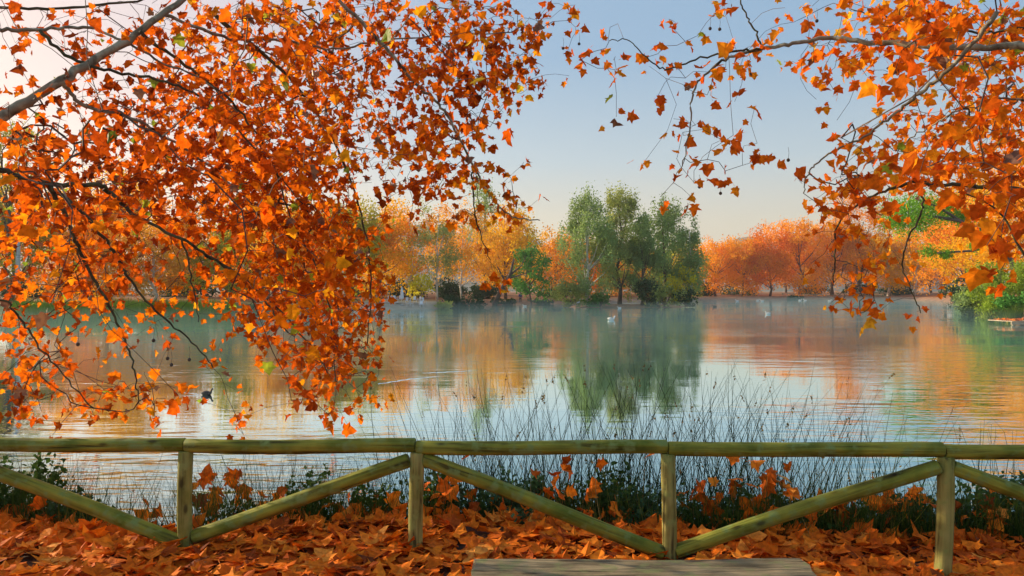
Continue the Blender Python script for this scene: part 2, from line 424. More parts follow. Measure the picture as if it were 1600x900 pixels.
# ------------------------------------------------------------------ terrain
SH = np.array([(-9000, 3), (-4000, 6), (-2500, 11), (-1500, 18), (-800, 30), (-300, 46), (0, 60), (350, 64), (430, 76), (560, 82), (680, 90), (735, 108), (850, 125), (1000, 150), (1090, 184), (1250, 190), (1400, 186), (1480, 150), (1510, 90), (1530, 60), (1600, 47), (1750, 34), (2000, 22), (2600, 11), (3500, 7), (9000, 3)], dtype=float)
def vnoise(x, y, s, seed=0.0):
    return (np.sin(x * s + 1.3 + seed) * np.cos(y * s * 1.17 + 0.7 * seed) + 0.6 * np.sin(x * s * 2.3 + y * s * 1.9 + 2.1 + seed) + 0.35 * np.cos(x * s * 4.7 - y * s * 3.9 + seed)) / 1.95
def sstep(a, b, v):
    t = np.clip((v - a) / (b - a), 0, 1); return t * t * (3 - 2 * t)
def edge_y(X):
    X = np.asarray(X, float)
    return 5.30 + 0.10 * vnoise(X, X * 0.3, 1.9) - 0.30 * np.exp(-((X + 2.45) / 0.55) ** 2) + 0.12 * np.exp(-((X + 3.9) / 0.7) ** 2)
def height(X, Y):
    X = np.asarray(X, float); Y = np.asarray(Y, float)
    nearz = 0.030 - 0.036 * np.clip(X, -0.9, 5) - 0.035 * np.clip(-X - 2.6, 0, 2) + 0.015 * vnoise(X, Y, 1.1)
    e = edge_y(X)
    zn = nearz + (-0.62 - nearz) * sstep(0, 0.85, Y - e) - 0.9 * sstep(0.8, 4, Y - e)
    px = 800 + F * X / np.maximum(Y, 0.01)
    far = np.interp(px, SH[:, 0], SH[:, 1])
    far = far * (1 + 0.01 * vnoise(X, Y, 0.35))
    d = (Y - far)
    zf = -1.5 + 1.1 * sstep(-8, 0, d) + 0.75 * sstep(-0.2, 5, d) + 0.9 * sstep(6, 40, d) + 0.12 * vnoise(X, Y, 0.3) * sstep(2, 10, d)
    zf = np.where(Y < 2.0, nearz, zf)
    return np.maximum(zn, zf)
def gz(x, y): return float(height(x, y))

nr, na = 330, 560
rr = np.concatenate([[0.0], np.geomspace(0.4, 12, 150), np.geomspace(12.4, 260, 130), np.geomspace(270, 4000, 49)])
th = np.linspace(0, 2 * np.pi, na, endpoint=False)
R_, T_ = np.meshgrid(rr, th, indexing='ij')
GX, GY = R_ * np.sin(T_), R_ * np.cos(T_)
GZ = height(GX, GY)
V = np.stack([GX, GY, GZ], -1).reshape(-1, 3)
i = np.arange(nr - 1)[:, None]; j = np.arange(na)[None, :]
Q = np.stack([i * na + j, i * na + (j + 1) % na, (i + 1) * na + (j + 1) % na, (i + 1) * na + j], -1).reshape(-1, 4)[:, ::-1]
ground = new_obj("ground", np_mesh("ground", V, Q, M['ground'], smooth=True))
tag(ground, kind="structure")

wx = [(-260, 3.5), (260, 3.5), (260, 230), (-260, 230)]
water = new_obj("water", np_mesh("water", [(x, y, WATER) for x, y in wx], [(0, 1, 2, 3)], M['water']))
tag(water, kind="structure")

# island
def island(cx, cy, rx, ry, h, name="island"):
    n1, n2 = 14, 48
    vs, fs = [], []
    for a in range(n1):
        for b in range(n2):
            w = 2 * math.pi * b / n2; r = a / (n1 - 1)
            wob = 1 + 0.12 * math.sin(3 * w + 1) + 0.06 * math.sin(7 * w)
            z = WATER - 0.5 + (0.5 + h) * (1 - r ** 4) + 0.05 * math.sin(9 * w + a)
            vs.append((cx + rx * r * wob * math.cos(w), cy + ry * r * wob * math.sin(w), z))
    for a in range(n1 - 1):
        for b in range(n2):
            fs.append((a * n2 + b, (a + 1) * n2 + b, (a + 1) * n2 + (b + 1) % n2, a * n2 + (b + 1) % n2))
    o = new_obj(name, np_mesh(name, vs, fs, M['ground'], smooth=True)); tag(o, kind="structure"); return o
island(15.2, 101.5, 10.0, 4.6, 0.32)
def isz(): return WATER + 0.25

# distant hills
def hill(x0, x1, Z, peak, base, seed):
    n = 60; vs = []; fs = []
    rows = 8
    for a in range(rows):
        for k in range(n):
            u = k / (n - 1)
            prof = math.sin(math.pi * u) ** 0.7
            z = base + (peak * prof * (0.8 + 0.12 * math.sin(u * 9 + seed) + 0.08 * math.sin(u * 23 + seed * 2))) * (a / (rows - 1)) ** 0.8
            vs.append((x0 + (x1 - x0) * u, Z + a * 40, z))
    for a in range(rows - 1):
        for k in range(n - 1):
            fs.append((a * n + k, a * n + k + 1, (a + 1) * n + k + 1, (a + 1) * n + k))
    o = new_obj("hill", np_mesh("hill", vs, fs, M['hill'], smooth=True)); tag(o, kind="structure")
hill(-620, 190, 1050, 150, -2, 1.0)
hill(120, 900, 1150, 128, -2, 2.4)
hill(-2200, -500, 1300, 150, -2, 4.0)

# ------------------------------------------------------------------ far trees
def rand_quads(C, size, rng, tri=False, flat=0.0):
    """one leaf face of random direction at each centre"""
    n = len(C)
    a = rng.normal(size=(n, 3)); a /= np.linalg.norm(a, axis=1, keepdims=True)
    b = rng.normal(size=(n, 3)); b -= a * (a * b).sum(1, keepdims=True); b /= np.linalg.norm(b, axis=1, keepdims=True)
    s = (size * rng.uniform(0.6, 1.3, n))[:, None]
    P = np.stack([C - a * s * 0.5, C - b * s * 0.32, C + a * s * 0.5, C + b * s * 0.32], 1)
    return P.reshape(-1, 3), np.arange(4 * n).reshape(-1, 4)

def far_tree(px, top, Z, hw, colour, kind, label, name="tree", base=None, trunk_col='bark_far', lean=0.0, group=None, cat="tree", n_leaf=None, low=None):
    rng = np.random.default_rng(int(abs(px) * 31 + top * 7 + Z))
    X = (px - 800) / F * Z
    z0 = gz(X, Z) if base is None else base
    H = EYE + (HOR - top) / F * Z - z0
    W = hw * (1.22 if kind in ('round', 'birch') else 1.0) / F * Z
    t = thing(name, label, cat, (X, Z, z0 - 0.05), 0, group)
    mb = MB()
    lowf = {'round': 0.10, 'birch': 0.22, 'poplar': 0.12, 'bush': 0.0, 'pine': 0.45, 'willow': 0.05}[kind] if low is None else low
    # clump centres
    cl = []
    nc = {'round': 26, 'birch': 20, 'poplar': 58, 'bush': 14, 'pine': 12, 'willow': 18}[kind]
    for k in range(nc):
        while True:
            u = rng.uniform(-1, 1, 3)
            if np.linalg.norm(u) <= 1: break
        if kind == 'bush':
            zc = H * (0.42 + 0.40 * (u[2])); rad = 0.36 * min(W, H)
            c = np.array([u[0] * W * 0.95, u[1] * W * 0.7, zc])
        else:
            v = 0.5 + 0.5 * u[2]
            zc = H * (lowf + (0.94 - lowf) * v)
            if kind == 'poplar': wz = math.sin(math.pi * (0.2 + 0.72 * v)) ** 0.8 * (1 - 0.35 * v)
            elif kind == 'birch': wz = math.sin(math.pi * (0.1 + 0.82 * v)) ** 0.7
            elif kind == 'pine': wz = 1.0
            else: wz = math.sin(math.pi * (0.16 + 0.72 * v)) ** 0.6
            ang = rng.uniform(0, 2 * math.pi); r = rng.uniform(0.1, 1.0) ** 0.6
            c = np.array([math.cos(ang) * r * W * wz, math.sin(ang) * r * W * wz * 0.9, zc])
            rad = W * {'round': 0.36, 'birch': 0.34, 'poplar': 0.20, 'pine': 0.30, 'willow': 0.32}[kind]
        c[0] += lean * c[2] / H
        cl.append((c, rad * rng.uniform(0.7, 1.25)))
    # trunk and limbs
    tr = max(0.10, 0.016 * H) * (0.6 if kind in ('birch',) else 1)
    if kind != 'bush':
        hh = H * (0.86 if kind in ('poplar', 'birch') else 0.68)
        pts = [Vector((lean * (k / 6) ** 1.2 * hh / H + rng.normal() * 0.012 * H * (k > 0), rng.normal() * 0.01 * H * (k > 0), hh * k / 6)) for k in range(7)]
        mb.tube(pts, [tr * (1.35 if k == 0 else 1.0) * (1 - 0.13 * k) for k in range(7)], 7)
        for (c, rd) in cl[:16]:
            k = max(1, min(5, int(c[2] / hh * 6 * 0.62)))
            p0 = pts[k]; p2 = Vector(c); p1 = p0.lerp(p2, 0.55) + Vector((0, 0, -0.03 * H))
            mb.tube([p0, p1, p2], [tr * 0.42, tr * 0.25, tr * 0.07], 4, cap=False)
    else:
        for (c, rd) in cl[:8]:
            mb.tube([Vector((rng.normal() * 0.1, rng.normal() * 0.1, 0)), Vector(c) * 0.6, Vector(c)], [0.05, 0.035, 0.01], 4, cap=False)
    mb.build("trunk" if kind != 'bush' else "stems", M[trunk_col], t, smooth=True)
    # crown
    ls = np.clip(Z * 0.0034, 0.10, 0.50) * (0.8 if kind in ('birch', 'poplar') else 1.0)
    area = sum(r * r for _, r in cl)
    tot = n_leaf or int(min(15000, max(900, 13.0 * area / (ls * ls) * {'round': 1.1, 'birch': 0.8, 'poplar': 0.75, 'bush': 1.6, 'pine': 1.7, 'willow': 1.2}[kind])))
    C = []
    for (c, rd) in cl:
        m_ = max(6, int(tot * rd * rd / area))
        # sub-clumps inside the clump give the uneven light and dark texture
        sub = c + rng.normal(size=(9, 3)) * rd * np.array([0.55, 0.55, 0.42])
        idx = rng.integers(0, 9, m_)
        pts_ = sub[idx] + rng.normal(size=(m_, 3)) * rd * 0.26
        if kind == 'poplar': pts_[:, 2] += np.abs(rng.normal(size=m_)) * rd * 0.9
        if kind == 'willow': pts_[:, 2] -= np.abs(rng.normal(size=m_)) * rd * 0.8
        C.append(pts_)
    C = np.concatenate(C); C[:, 2] = np.clip(C[:, 2], 0.05, None)
    V_, F_ = rand_quads(C, ls, rng)
    crown = new_obj("crown" if kind != 'bush' else "foliage", np_mesh("crown", V_, F_, M[colour]), t)
    return t

G1, G2, G3, G4, G5 = "trees on the left shore", "trees behind the beach", "poplars and shrubs on the island", "autumn trees on the far right shore", "trees on the near right shore"
B = 'bark_far'; Wt = 'bark_white'
TREES = [
 # left shore, mostly seen through the near branches
 (-90, 190, 74, 90, 'amber', 'round', 'tall amber tree at the far left edge of the shore', B, G1),
 (18, 150, 70, 62, 'ygreen', 'round', 'tall pale yellow-green tree behind the white lamp post', B, G1),
 (95, 300, 76, 55, 'orange', 'round', 'orange plane tree just right of the lamp post', B, G1),
 (170, 215, 84, 66, 'amber', 'round', 'tall gold backlit tree on the left shore, bright sky between its leaves', B, G1),
 (240, 325, 72, 48, 'salmon', 'round', 'pale salmon tree with bare lower twigs above the grassy left bank', Wt, G1),
 (305, 310, 80, 48, 'orange', 'round', 'deep orange tree left of the olive green one on the left shore', B, G1),
 (355, 335, 74, 42, 'ygreen', 'round', 'yellow-green tree over the grassy bank on the left shore', B, G1),
 (420, 300, 92, 60, 'amber', 'round', 'broad golden tree behind the hanging orange branches', B, G1),
 (490, 320, 96, 52, 'orange', 'round', 'orange tree half hidden by the densest hanging foliage', B, G1),
 (548, 300, 98, 42, 'ygreen', 'round', 'yellow-green tree left of the beach', B, G2),
 (590, 302, 104, 46, 'amber', 'round', 'golden yellow tree above the white chairs', B, G2),
 (642, 302, 106, 42, 'orange', 'birch', 'orange tree with two slim pale stems behind the parasol', Wt, G2),
 (657, 424, 97, 14, 'yellow', 'round', 'small yellow-green sapling right of the white parasol', B, G2),
 (683, 310, 103, 34, 'olive', 'birch', 'slender birch with one bright white stem right of the beach', Wt, G2),
 (722, 312, 110, 44, 'salmon', 'birch', 'dusty orange birch with white stems above the dark waterside bush', Wt, G2),
 (757, 272, 140, 40, 'green', 'poplar', 'tall green poplar rising above the dusty orange birches', B, G2),
 (790, 328, 128, 42, 'amber', 'round', 'golden thin-stemmed tree left of the round green pine', B, G2),
 (822, 328, 150, 30, 'ygreen', 'poplar', 'pale green airy poplar behind the round pine', B, G2),
 (829, 376, 116, 27, 'pine', 'round', 'small round blue-green pine left of the island', B, G2),
 (868, 350, 140, 36, 'salmon', 'round', 'pinkish red tree between the round pine and the tall poplars', B, G2),
 (905, 372, 160, 34, 'rust', 'round', 'rust red tree behind the left island poplar', B, G2),
 (955, 380, 165, 36, 'salmon', 'round', 'faded pink tree seen between the two island poplar trunks', B, G2),
 (1010, 375, 172, 34, 'amber', 'round', 'golden tree behind the middle of the island', B, G2),
 (1062, 372, 186, 34, 'ygreen', 'round', 'yellow-green tree behind the right end of the island', B, G2),
 # far right shore
 (1118, 362, 196, 34, 'orange', 'round', 'orange plane tree nearest to the right end of the island', B, G4),
 (1160, 368, 199, 32, 'salmon', 'round', 'dusty orange tree second from the island on the far right shore', B, G4),
 (1203, 360, 200, 36, 'rust', 'round', 'reddish orange tree left of the far railing', B, G4),
 (1250, 330, 202, 40, 'orange', 'round', 'broad orange tree above the left half of the far railing', B, G4),
 (1300, 304, 204, 38, 'salmon', 'round', 'light orange tree above the right half of the far railing', B, G4),
 (1345, 292, 200, 36, 'orange', 'round', 'bright orange tree left of the green gate', B, G4),
 (1388, 335, 197, 32, 'amber', 'round', 'golden yellow tree right above the green gate', Wt, G4),
 (1432, 352, 190, 34, 'amber', 'round', 'yellow tree with a slanting pale trunk right of the gate', Wt, G4),
 (1475, 300, 172, 40, 'orange', 'round', 'orange tree behind the stone pine crown', B, G4),
 (1512, 285, 140, 48, 'orange', 'round', 'tall orange tree between the far shore and the lime green bush', B, G4),
 (1565, 255, 96, 74, 'amber', 'round', 'large golden orange tree behind the lime green bush', B, G5),
 (1640, 200, 78, 80, 'orange', 'round', 'tallest orange tree at the right edge of the shore', B, G5),
 (1500, 410, 100, 26, 'dgreen', 'bush', 'dark narrow evergreen at the water left of the lime bush', B, G5),
]
for (px, top, Z, hw, c, k, lab, tc, g) in TREES:
    far_tree(px, top, Z, hw, c, k, lab, trunk_col=tc, group=g)
# second row: crowns seen in the gaps
row2 = [(-30, 260, 120, 'rust'), (130, 300, 125, 'amber'), (265, 290, 128, 'orange'), (385, 320, 130, 'salmon'), (455, 335, 132, 'ygreen'), (520, 330, 140, 'rust'),
        (615, 326, 150, 'ygreen'), (700, 336, 165, 'amber'), (770, 338, 190, 'orange'), (845, 352, 205, 'amber'), (935, 385, 215, 'orange'), (1035, 386, 225, 'rust'),
        (1090, 378, 240, 'salmon'), (1140, 376, 242, 'orange'), (1182, 374, 245, 'amber'), (1228, 366, 246, 'salmon'), (1275, 362, 246, 'amber'), (1322, 360, 245, 'rust'),
        (1366, 366, 244, 'salmon'), (1410, 372, 240, 'orange'), (1455, 366, 232, 'rust'), (1540, 345, 180, 'rust')]
desc = {'rust': 'rusty red', 'amber': 'golden', 'orange': 'orange', 'salmon': 'dusty pink', 'ygreen': 'yellow-green'}
where2 = ['at the left edge of the back row on the left shore', 'in the back row right of the lamp post', 'in the back row behind the salmon and deep orange trees', 'in the back row left of the broad golden tree',
  'in the back row behind the broad golden tree', 'in the back row left of the beach trees', 'in the back row behind the white chairs', 'in the back row right of the slender bright-stemmed birch', 'in the back row left of the round pine',
  'in the back row right of the round pine', 'in the back row between the island poplars', 'in the back row at the right part of the island', 'in the back row nearest the right end of the island',
  'in the back row second from the island end', 'in the back row third from the island end', 'in the back row above the start of the far railing', 'in the back row above the middle of the far railing', 'in the back row above the end of the far railing',
  'in the back row left of the yellow tree by the gate', 'in the back row between the two yellow trees by the gate', 'in the back row beside the stone pine crown', 'in the back row behind the dark narrow evergreen']
for (px, top, Z, c), w in zip(row2, where2):
    far_tree(px, top, Z, 30 * (200 / Z) ** 0.35, c, 'round', f'{desc[c]} tree {w}', group="back row of trees behind the lake", n_leaf=5000)

# island poplars and shrubs
ib = isz()
far_tree(918, 288, 99, 58, 'green', 'poplar', 'tall green poplar with pale trunk at the left end of the island', base=ib, trunk_col=Wt, group=G3, n_leaf=17000, low=0.02)
far_tree(968, 290, 101, 50, 'olive', 'poplar', 'tall olive poplar on the thick dark trunk in the island middle', base=ib, group=G3, n_leaf=17000, low=0.02)
far_tree(1038, 309, 103, 56, 'green', 'poplar', 'broad darker poplar at the right of the island', base=ib, group=G3, n_leaf=17000, low=0.02)
far_tree(1003, 334, 100, 34, 'green', 'poplar', 'slim green poplar filling the gap between the tall olive and broad poplars', base=ib, group=G3, n_leaf=9000, low=0.02)
far_tree(1078, 338, 102, 32, 'green', 'poplar', 'smaller leafy poplar at the right tip of the island', base=ib, trunk_col=Wt, group=G3, n_leaf=5000, low=0.05)
far_tree(1062, 412, 98.5, 20, 'yellow', 'birch', 'yellow-flecked shrub tree in front of the right island poplar', base=ib, group=G3, low=0.05)
for (px, top, hw, c, lab) in [(888, 438, 26, 'olive', 'low olive scrub at the left tip of the island'), (938, 454, 18, 'pine', 'small round green bush by the pale poplar trunk'),
      (1012, 432, 26, 'dgreen', 'dark bush right of the thick dark poplar trunk'), (1038, 440, 26, 'olive', 'olive scrub near the right end of the island'), (1072, 450, 20, 'dgreen', 'dark bush at the right tip of the island')]:
    far_tree(px, top, 98, hw, c, 'bush', lab, "shrub", base=ib - 0.1, group="shrubs on the island", cat="shrub")
for (px, top, Z, hw, c, lab) in [(725, 452, 98, 28, 'dgreen', 'dark green rounded bush at the water right of the beach'), (692, 470, 92, 22, 'olive', 'low olive bush between the beach and the dark bush'),
      (785, 466, 116, 22, 'bankgreen', 'low green bush by the leaning trunk'), (845, 466, 124, 22, 'bankgreen', 'low green bush right of the person in blue'), (760, 440, 125, 24, 'dgreen', 'dark evergreen bush behind the leaning trunk'),
      (1100, 440, 200, 22, 'dgreen', 'dark bush on the far shore beside the island end'), (1150, 447, 206, 30, 'dgreen', 'long dark hedge bush under the dusty orange tree'),
      (1275, 445, 208, 22, 'dgreen', 'dark bush behind the far railing'), (1243, 461, 189, 12, 'bankgreen', 'small low green bush at the water before the far railing'),
      (1340, 443, 206, 26, 'dgreen', 'dark bush left of the green gate'), (1400, 440, 204, 28, 'dgreen', 'dark bush right of the green gate'),
      (60, 420, 90, 60, 'dgreen', 'dark hedge bush behind the lamp post'), (150, 425, 95, 50, 'dgreen', 'dark bush under the tall gold tree on the left shore'), (290, 420, 92, 55, 'dgreen', 'dark bush behind the grassy left bank'),
      (390, 415, 98, 50, 'bankgreen', 'green bush right of the grassy left bank'), (480, 430, 104, 40, 'dgreen', 'dark bush behind the densest hanging branch'), (560, 432, 108, 36, 'dgreen', 'dark bush behind the left end of the beach'),
      (635, 436, 112, 34, 'dgreen', 'dark bush behind the closed parasol'), (705, 438, 114, 30, 'dgreen', 'dark bush behind the white birch stem'), (870, 445, 140, 30, 'dgreen', 'dark bush under the pinkish red tree'),
      (1548, 385, 62, 44, 'lime', 'tall lime green bush on the right shore'), (1575, 425, 57, 40, 'lime', 'bright green bush overhanging the water beside the jetty'), (1528, 445, 66, 30, 'green', 'dark green lower bush at the water by the jetty'),
      (1625, 370, 58, 50, 'lime', 'lime bush cut by the right edge of the photo'), (1588, 455, 53, 30, 'pine', 'dark leafy bush just left of the jetty'),
      (1508, 455, 96, 20, 'green', 'leafy green bush at the water under the golden tree'), (1522, 462, 66, 24, 'bankgreen', 'low dark bush overhanging the water left of the lime bushes'), (1552, 466, 56, 26, 'lime', 'low lime green bush drooping over the water left of the jetty')]:
    far_tree(px, top, Z, hw, c, 'bush', lab, "shrub", group="shrubs along the shore", cat="shrub")

# stone pine leaning over the right shore: clumped crown on long leaning limbs
def stone_pine():
    Z = 70.0
    b = at(1600, 455, Z); b.z = gz(b.x, Z) - 0.1
    t = thing("stone_pine", "stone pine leaning left with bright green crown clumps on bare limbs", "tree", b)
    w = lambda x, y, dz=0: at(x, y, Z + dz) - b
    limbs = [[Vector((0, 0, 0)), w(1590, 430), w(1560, 372), w(1500, 345), w(1440, 335)], [w(1575, 400), w(1550, 380), w(1540, 368)], [w(1560, 372), w(1520, 392), w(1465, 395)], [w(1500, 345), w(1470, 325), w(1430, 310)]]
    mb = MB()
    for k, p in enumerate(limbs):
        mb.tube(p, [0.32 - 0.05 * q for q in range(len(p))] if k == 0 else [0.15 - 0.03 * q for q in range(len(p))], 7)
    mb.build("trunk", M['bark_far'], t, True)
    rng = np.random.default_rng(5)
    for (x, y, r, dz) in [(1408, 328, 28, 0), (1440, 322, 32, 1), (1432, 348, 28, -1), (1400, 345, 20, 0), (1478, 330, 28, 2), (1500, 340, 16, 1), (1540, 368, 16, 0), (1452, 393, 13, 1), (1478, 398, 10, 0), (1525, 385, 10, 0)]:
        c = np.array(w(x, y, dz)); rad = r / F * Z
        C = c + rng.normal(size=(500 * int(max(1, r / 8)), 3)) * rad * np.array([0.5, 0.5, 0.36])
        V_, F_ = rand_quads(C, 0.2, rng)
        new_obj("crown", np_mesh("pine_crown", V_, F_, M['stonepine']), t)
stone_pine()

# leaning bare tree at the middle shore
mb = MB()
b0 = at(772, 470, 113); b0.z = gz(b0.x, 113) - 0.1
t = thing("bare_tree", "grey bare trunk leaning right over the shore near the round pine", "tree", b0)
mb.tube([Vector((0, 0, 0)), at(783, 452, 113) - b0, at(797, 430, 113) - b0, at(803, 405, 113) - b0], [0.42, 0.34, 0.26, 0.14], 8)
mb.build("trunk", M['bark_far'], t, True)
for pts in ([(790, 440), (778, 418), (772, 402)], [(797, 430), (815, 415), (822, 400)], [(793, 436), (812, 430), (830, 424)]):
    q = MB(); q.tube([at(x, y, 113) - b0 for x, y in pts], [0.17, 0.1, 0.03], 5); q.build("limb", M['bark_far'], t, True)

# ------------------------------------------------------------------ plane leaves
def leaf_proto(rng, petiole=True):
    half = np.array([(0.15, -0.07), (0.43, -0.03), (0.34, 0.17), (0.60, 0.40), (0.34, 0.47), (0.25, 0.70)])
    jit = lambda: half * rng.uniform(0.86, 1.14, half.shape)
    Rh, Lh = jit(), jit() * np.array([-1, 1])
    P = np.vstack([[(0, 0)], [(0, 0.32)], [(rng.normal() * 0.03, 1.0)], Rh, Lh])
    fold, curl, dr = rng.uniform(-0.15, 0.8), rng.uniform(-0.55, 0.55), rng.uniform(-0.5, 0.7)
    z = -np.abs(P[:, 0]) ** 1.2 * fold + curl * (P[:, 1] - 0.3) ** 2 + dr * (P[:, 0] ** 2) * P[:, 1] + rng.normal(size=len(P)) * 0.035
    V = np.column_stack([P, z])
    Fc = []
    for s, o in ((1, 3), (-1, 9)):
        T = [(0, o, o + 1), (0, o + 1, o + 2), (0, o + 2, 1), (1, o + 2, o + 3), (1, o + 3, o + 4), (1, o + 4, o + 5), (1, o + 5, 2)]
        Fc += T if s == 1 else [x[::-1] for x in T]
    if petiole:
        V = np.vstack([V, [(0.012, -0.25, 0.06), (-0.012, -0.45, 0.1)]])
        Fc.append((0, 15, 16))
    V[:, 1] -= 0.0
    return V, np.array(Fc)
PROTO = [leaf_proto(np.random.default_rng(100 + k)) for k in range(20)]

def rot_from(tip, rng):
    """matrices (n,3,3) whose Y column is the given tip direction and whose roll is random"""
    n = len(tip)
    y = tip / np.linalg.norm(tip, axis=1, keepdims=True)
    a = rng.normal(size=(n, 3)); x = a - y * (a * y).sum(1, keepdims=True); x /= np.linalg.norm(x, axis=1, keepdims=True)
    z = np.cross(x, y)
    return np.stack([x, y, z], -1)

def leaves_mesh(name, Pos, Rot, size, mats, midx, rng):
    Vs, Fs, Ms = [], [], []; base = 0
    which = rng.integers(0, len(PROTO), len(Pos))
    for k, (pv, pf) in enumerate(PROTO):
        s = np.where(which == k)[0]
        if not len(s): continue
        v = np.einsum('nij,vj->nvi', Rot[s], pv) * size[s][:, None, None] + Pos[s][:, None, :]
        f = pf[None] + (np.arange(len(s)) * len(pv))[:, None, None] + base
        Vs.append(v.reshape(-1, 3)); Fs.append(f.reshape(-1, 3)); Ms.append(np.repeat(midx[s], len(pf)))
        base += len(s) * len(pv)
    return np_mesh(name, np.concatenate(Vs), np.concatenate(Fs), mats, midx=np.concatenate(Ms))

PMESH = {}
def proto_mesh(k, m):
    key = (k, m.name)
    if key not in PMESH:
        PMESH[key] = np_mesh("leaf", PROTO[k][0], PROTO[k][1], m)
    return PMESH[key]

def place_leaves(parent, Pos, Rot, size, mats, midx, rng, n_single, key, single_name="leaf", stuff_name="leaves", origin=Vector((0, 0, 0))):
    """the n_single leaves with the smallest key become objects, the rest one stuff part"""
    order = np.argsort(key)
    for i_ in order[:n_single]:
        me = proto_mesh(int(rng.integers(0, len(PROTO))), mats[int(midx[i_])])
        o = new_obj(single_name, me, parent)
        R = Matrix([[float(q) for q in row] for row in Rot[i_]]).to_4x4()
        o.matrix_local = Matrix.Translation(Vector(Pos[i_]) - origin) @ R @ Matrix.Scale(float(size[i_]), 4)
    rest = order[n_single:]
    me = leaves_mesh(stuff_name, Pos[rest] - np.array(origin), Rot[rest], size[rest], mats, midx[rest], rng)
    o = new_obj(stuff_name, me, parent); tag(o, kind="stuff")
    return o

# ------------------------------------------------------------------ the two near plane trees
def spline(P, n=6):
    P = [np.array(p, float) for p in P]; P = [2 * P[0] - P[1]] + P + [2 * P[-1] - P[-2]]
    out = []
    for i in range(1, len(P) - 2):
        for k in range(n):
            t = k / n; a, b, c, d = P[i - 1], P[i], P[i + 1], P[i + 2]
            out.append(0.5 * ((2 * b) + (-a + c) * t + (2 * a - 5 * b + 4 * c - d) * t * t + (-a + 3 * b - 3 * c + d) * t ** 3))
    out.append(P[-2]); return out

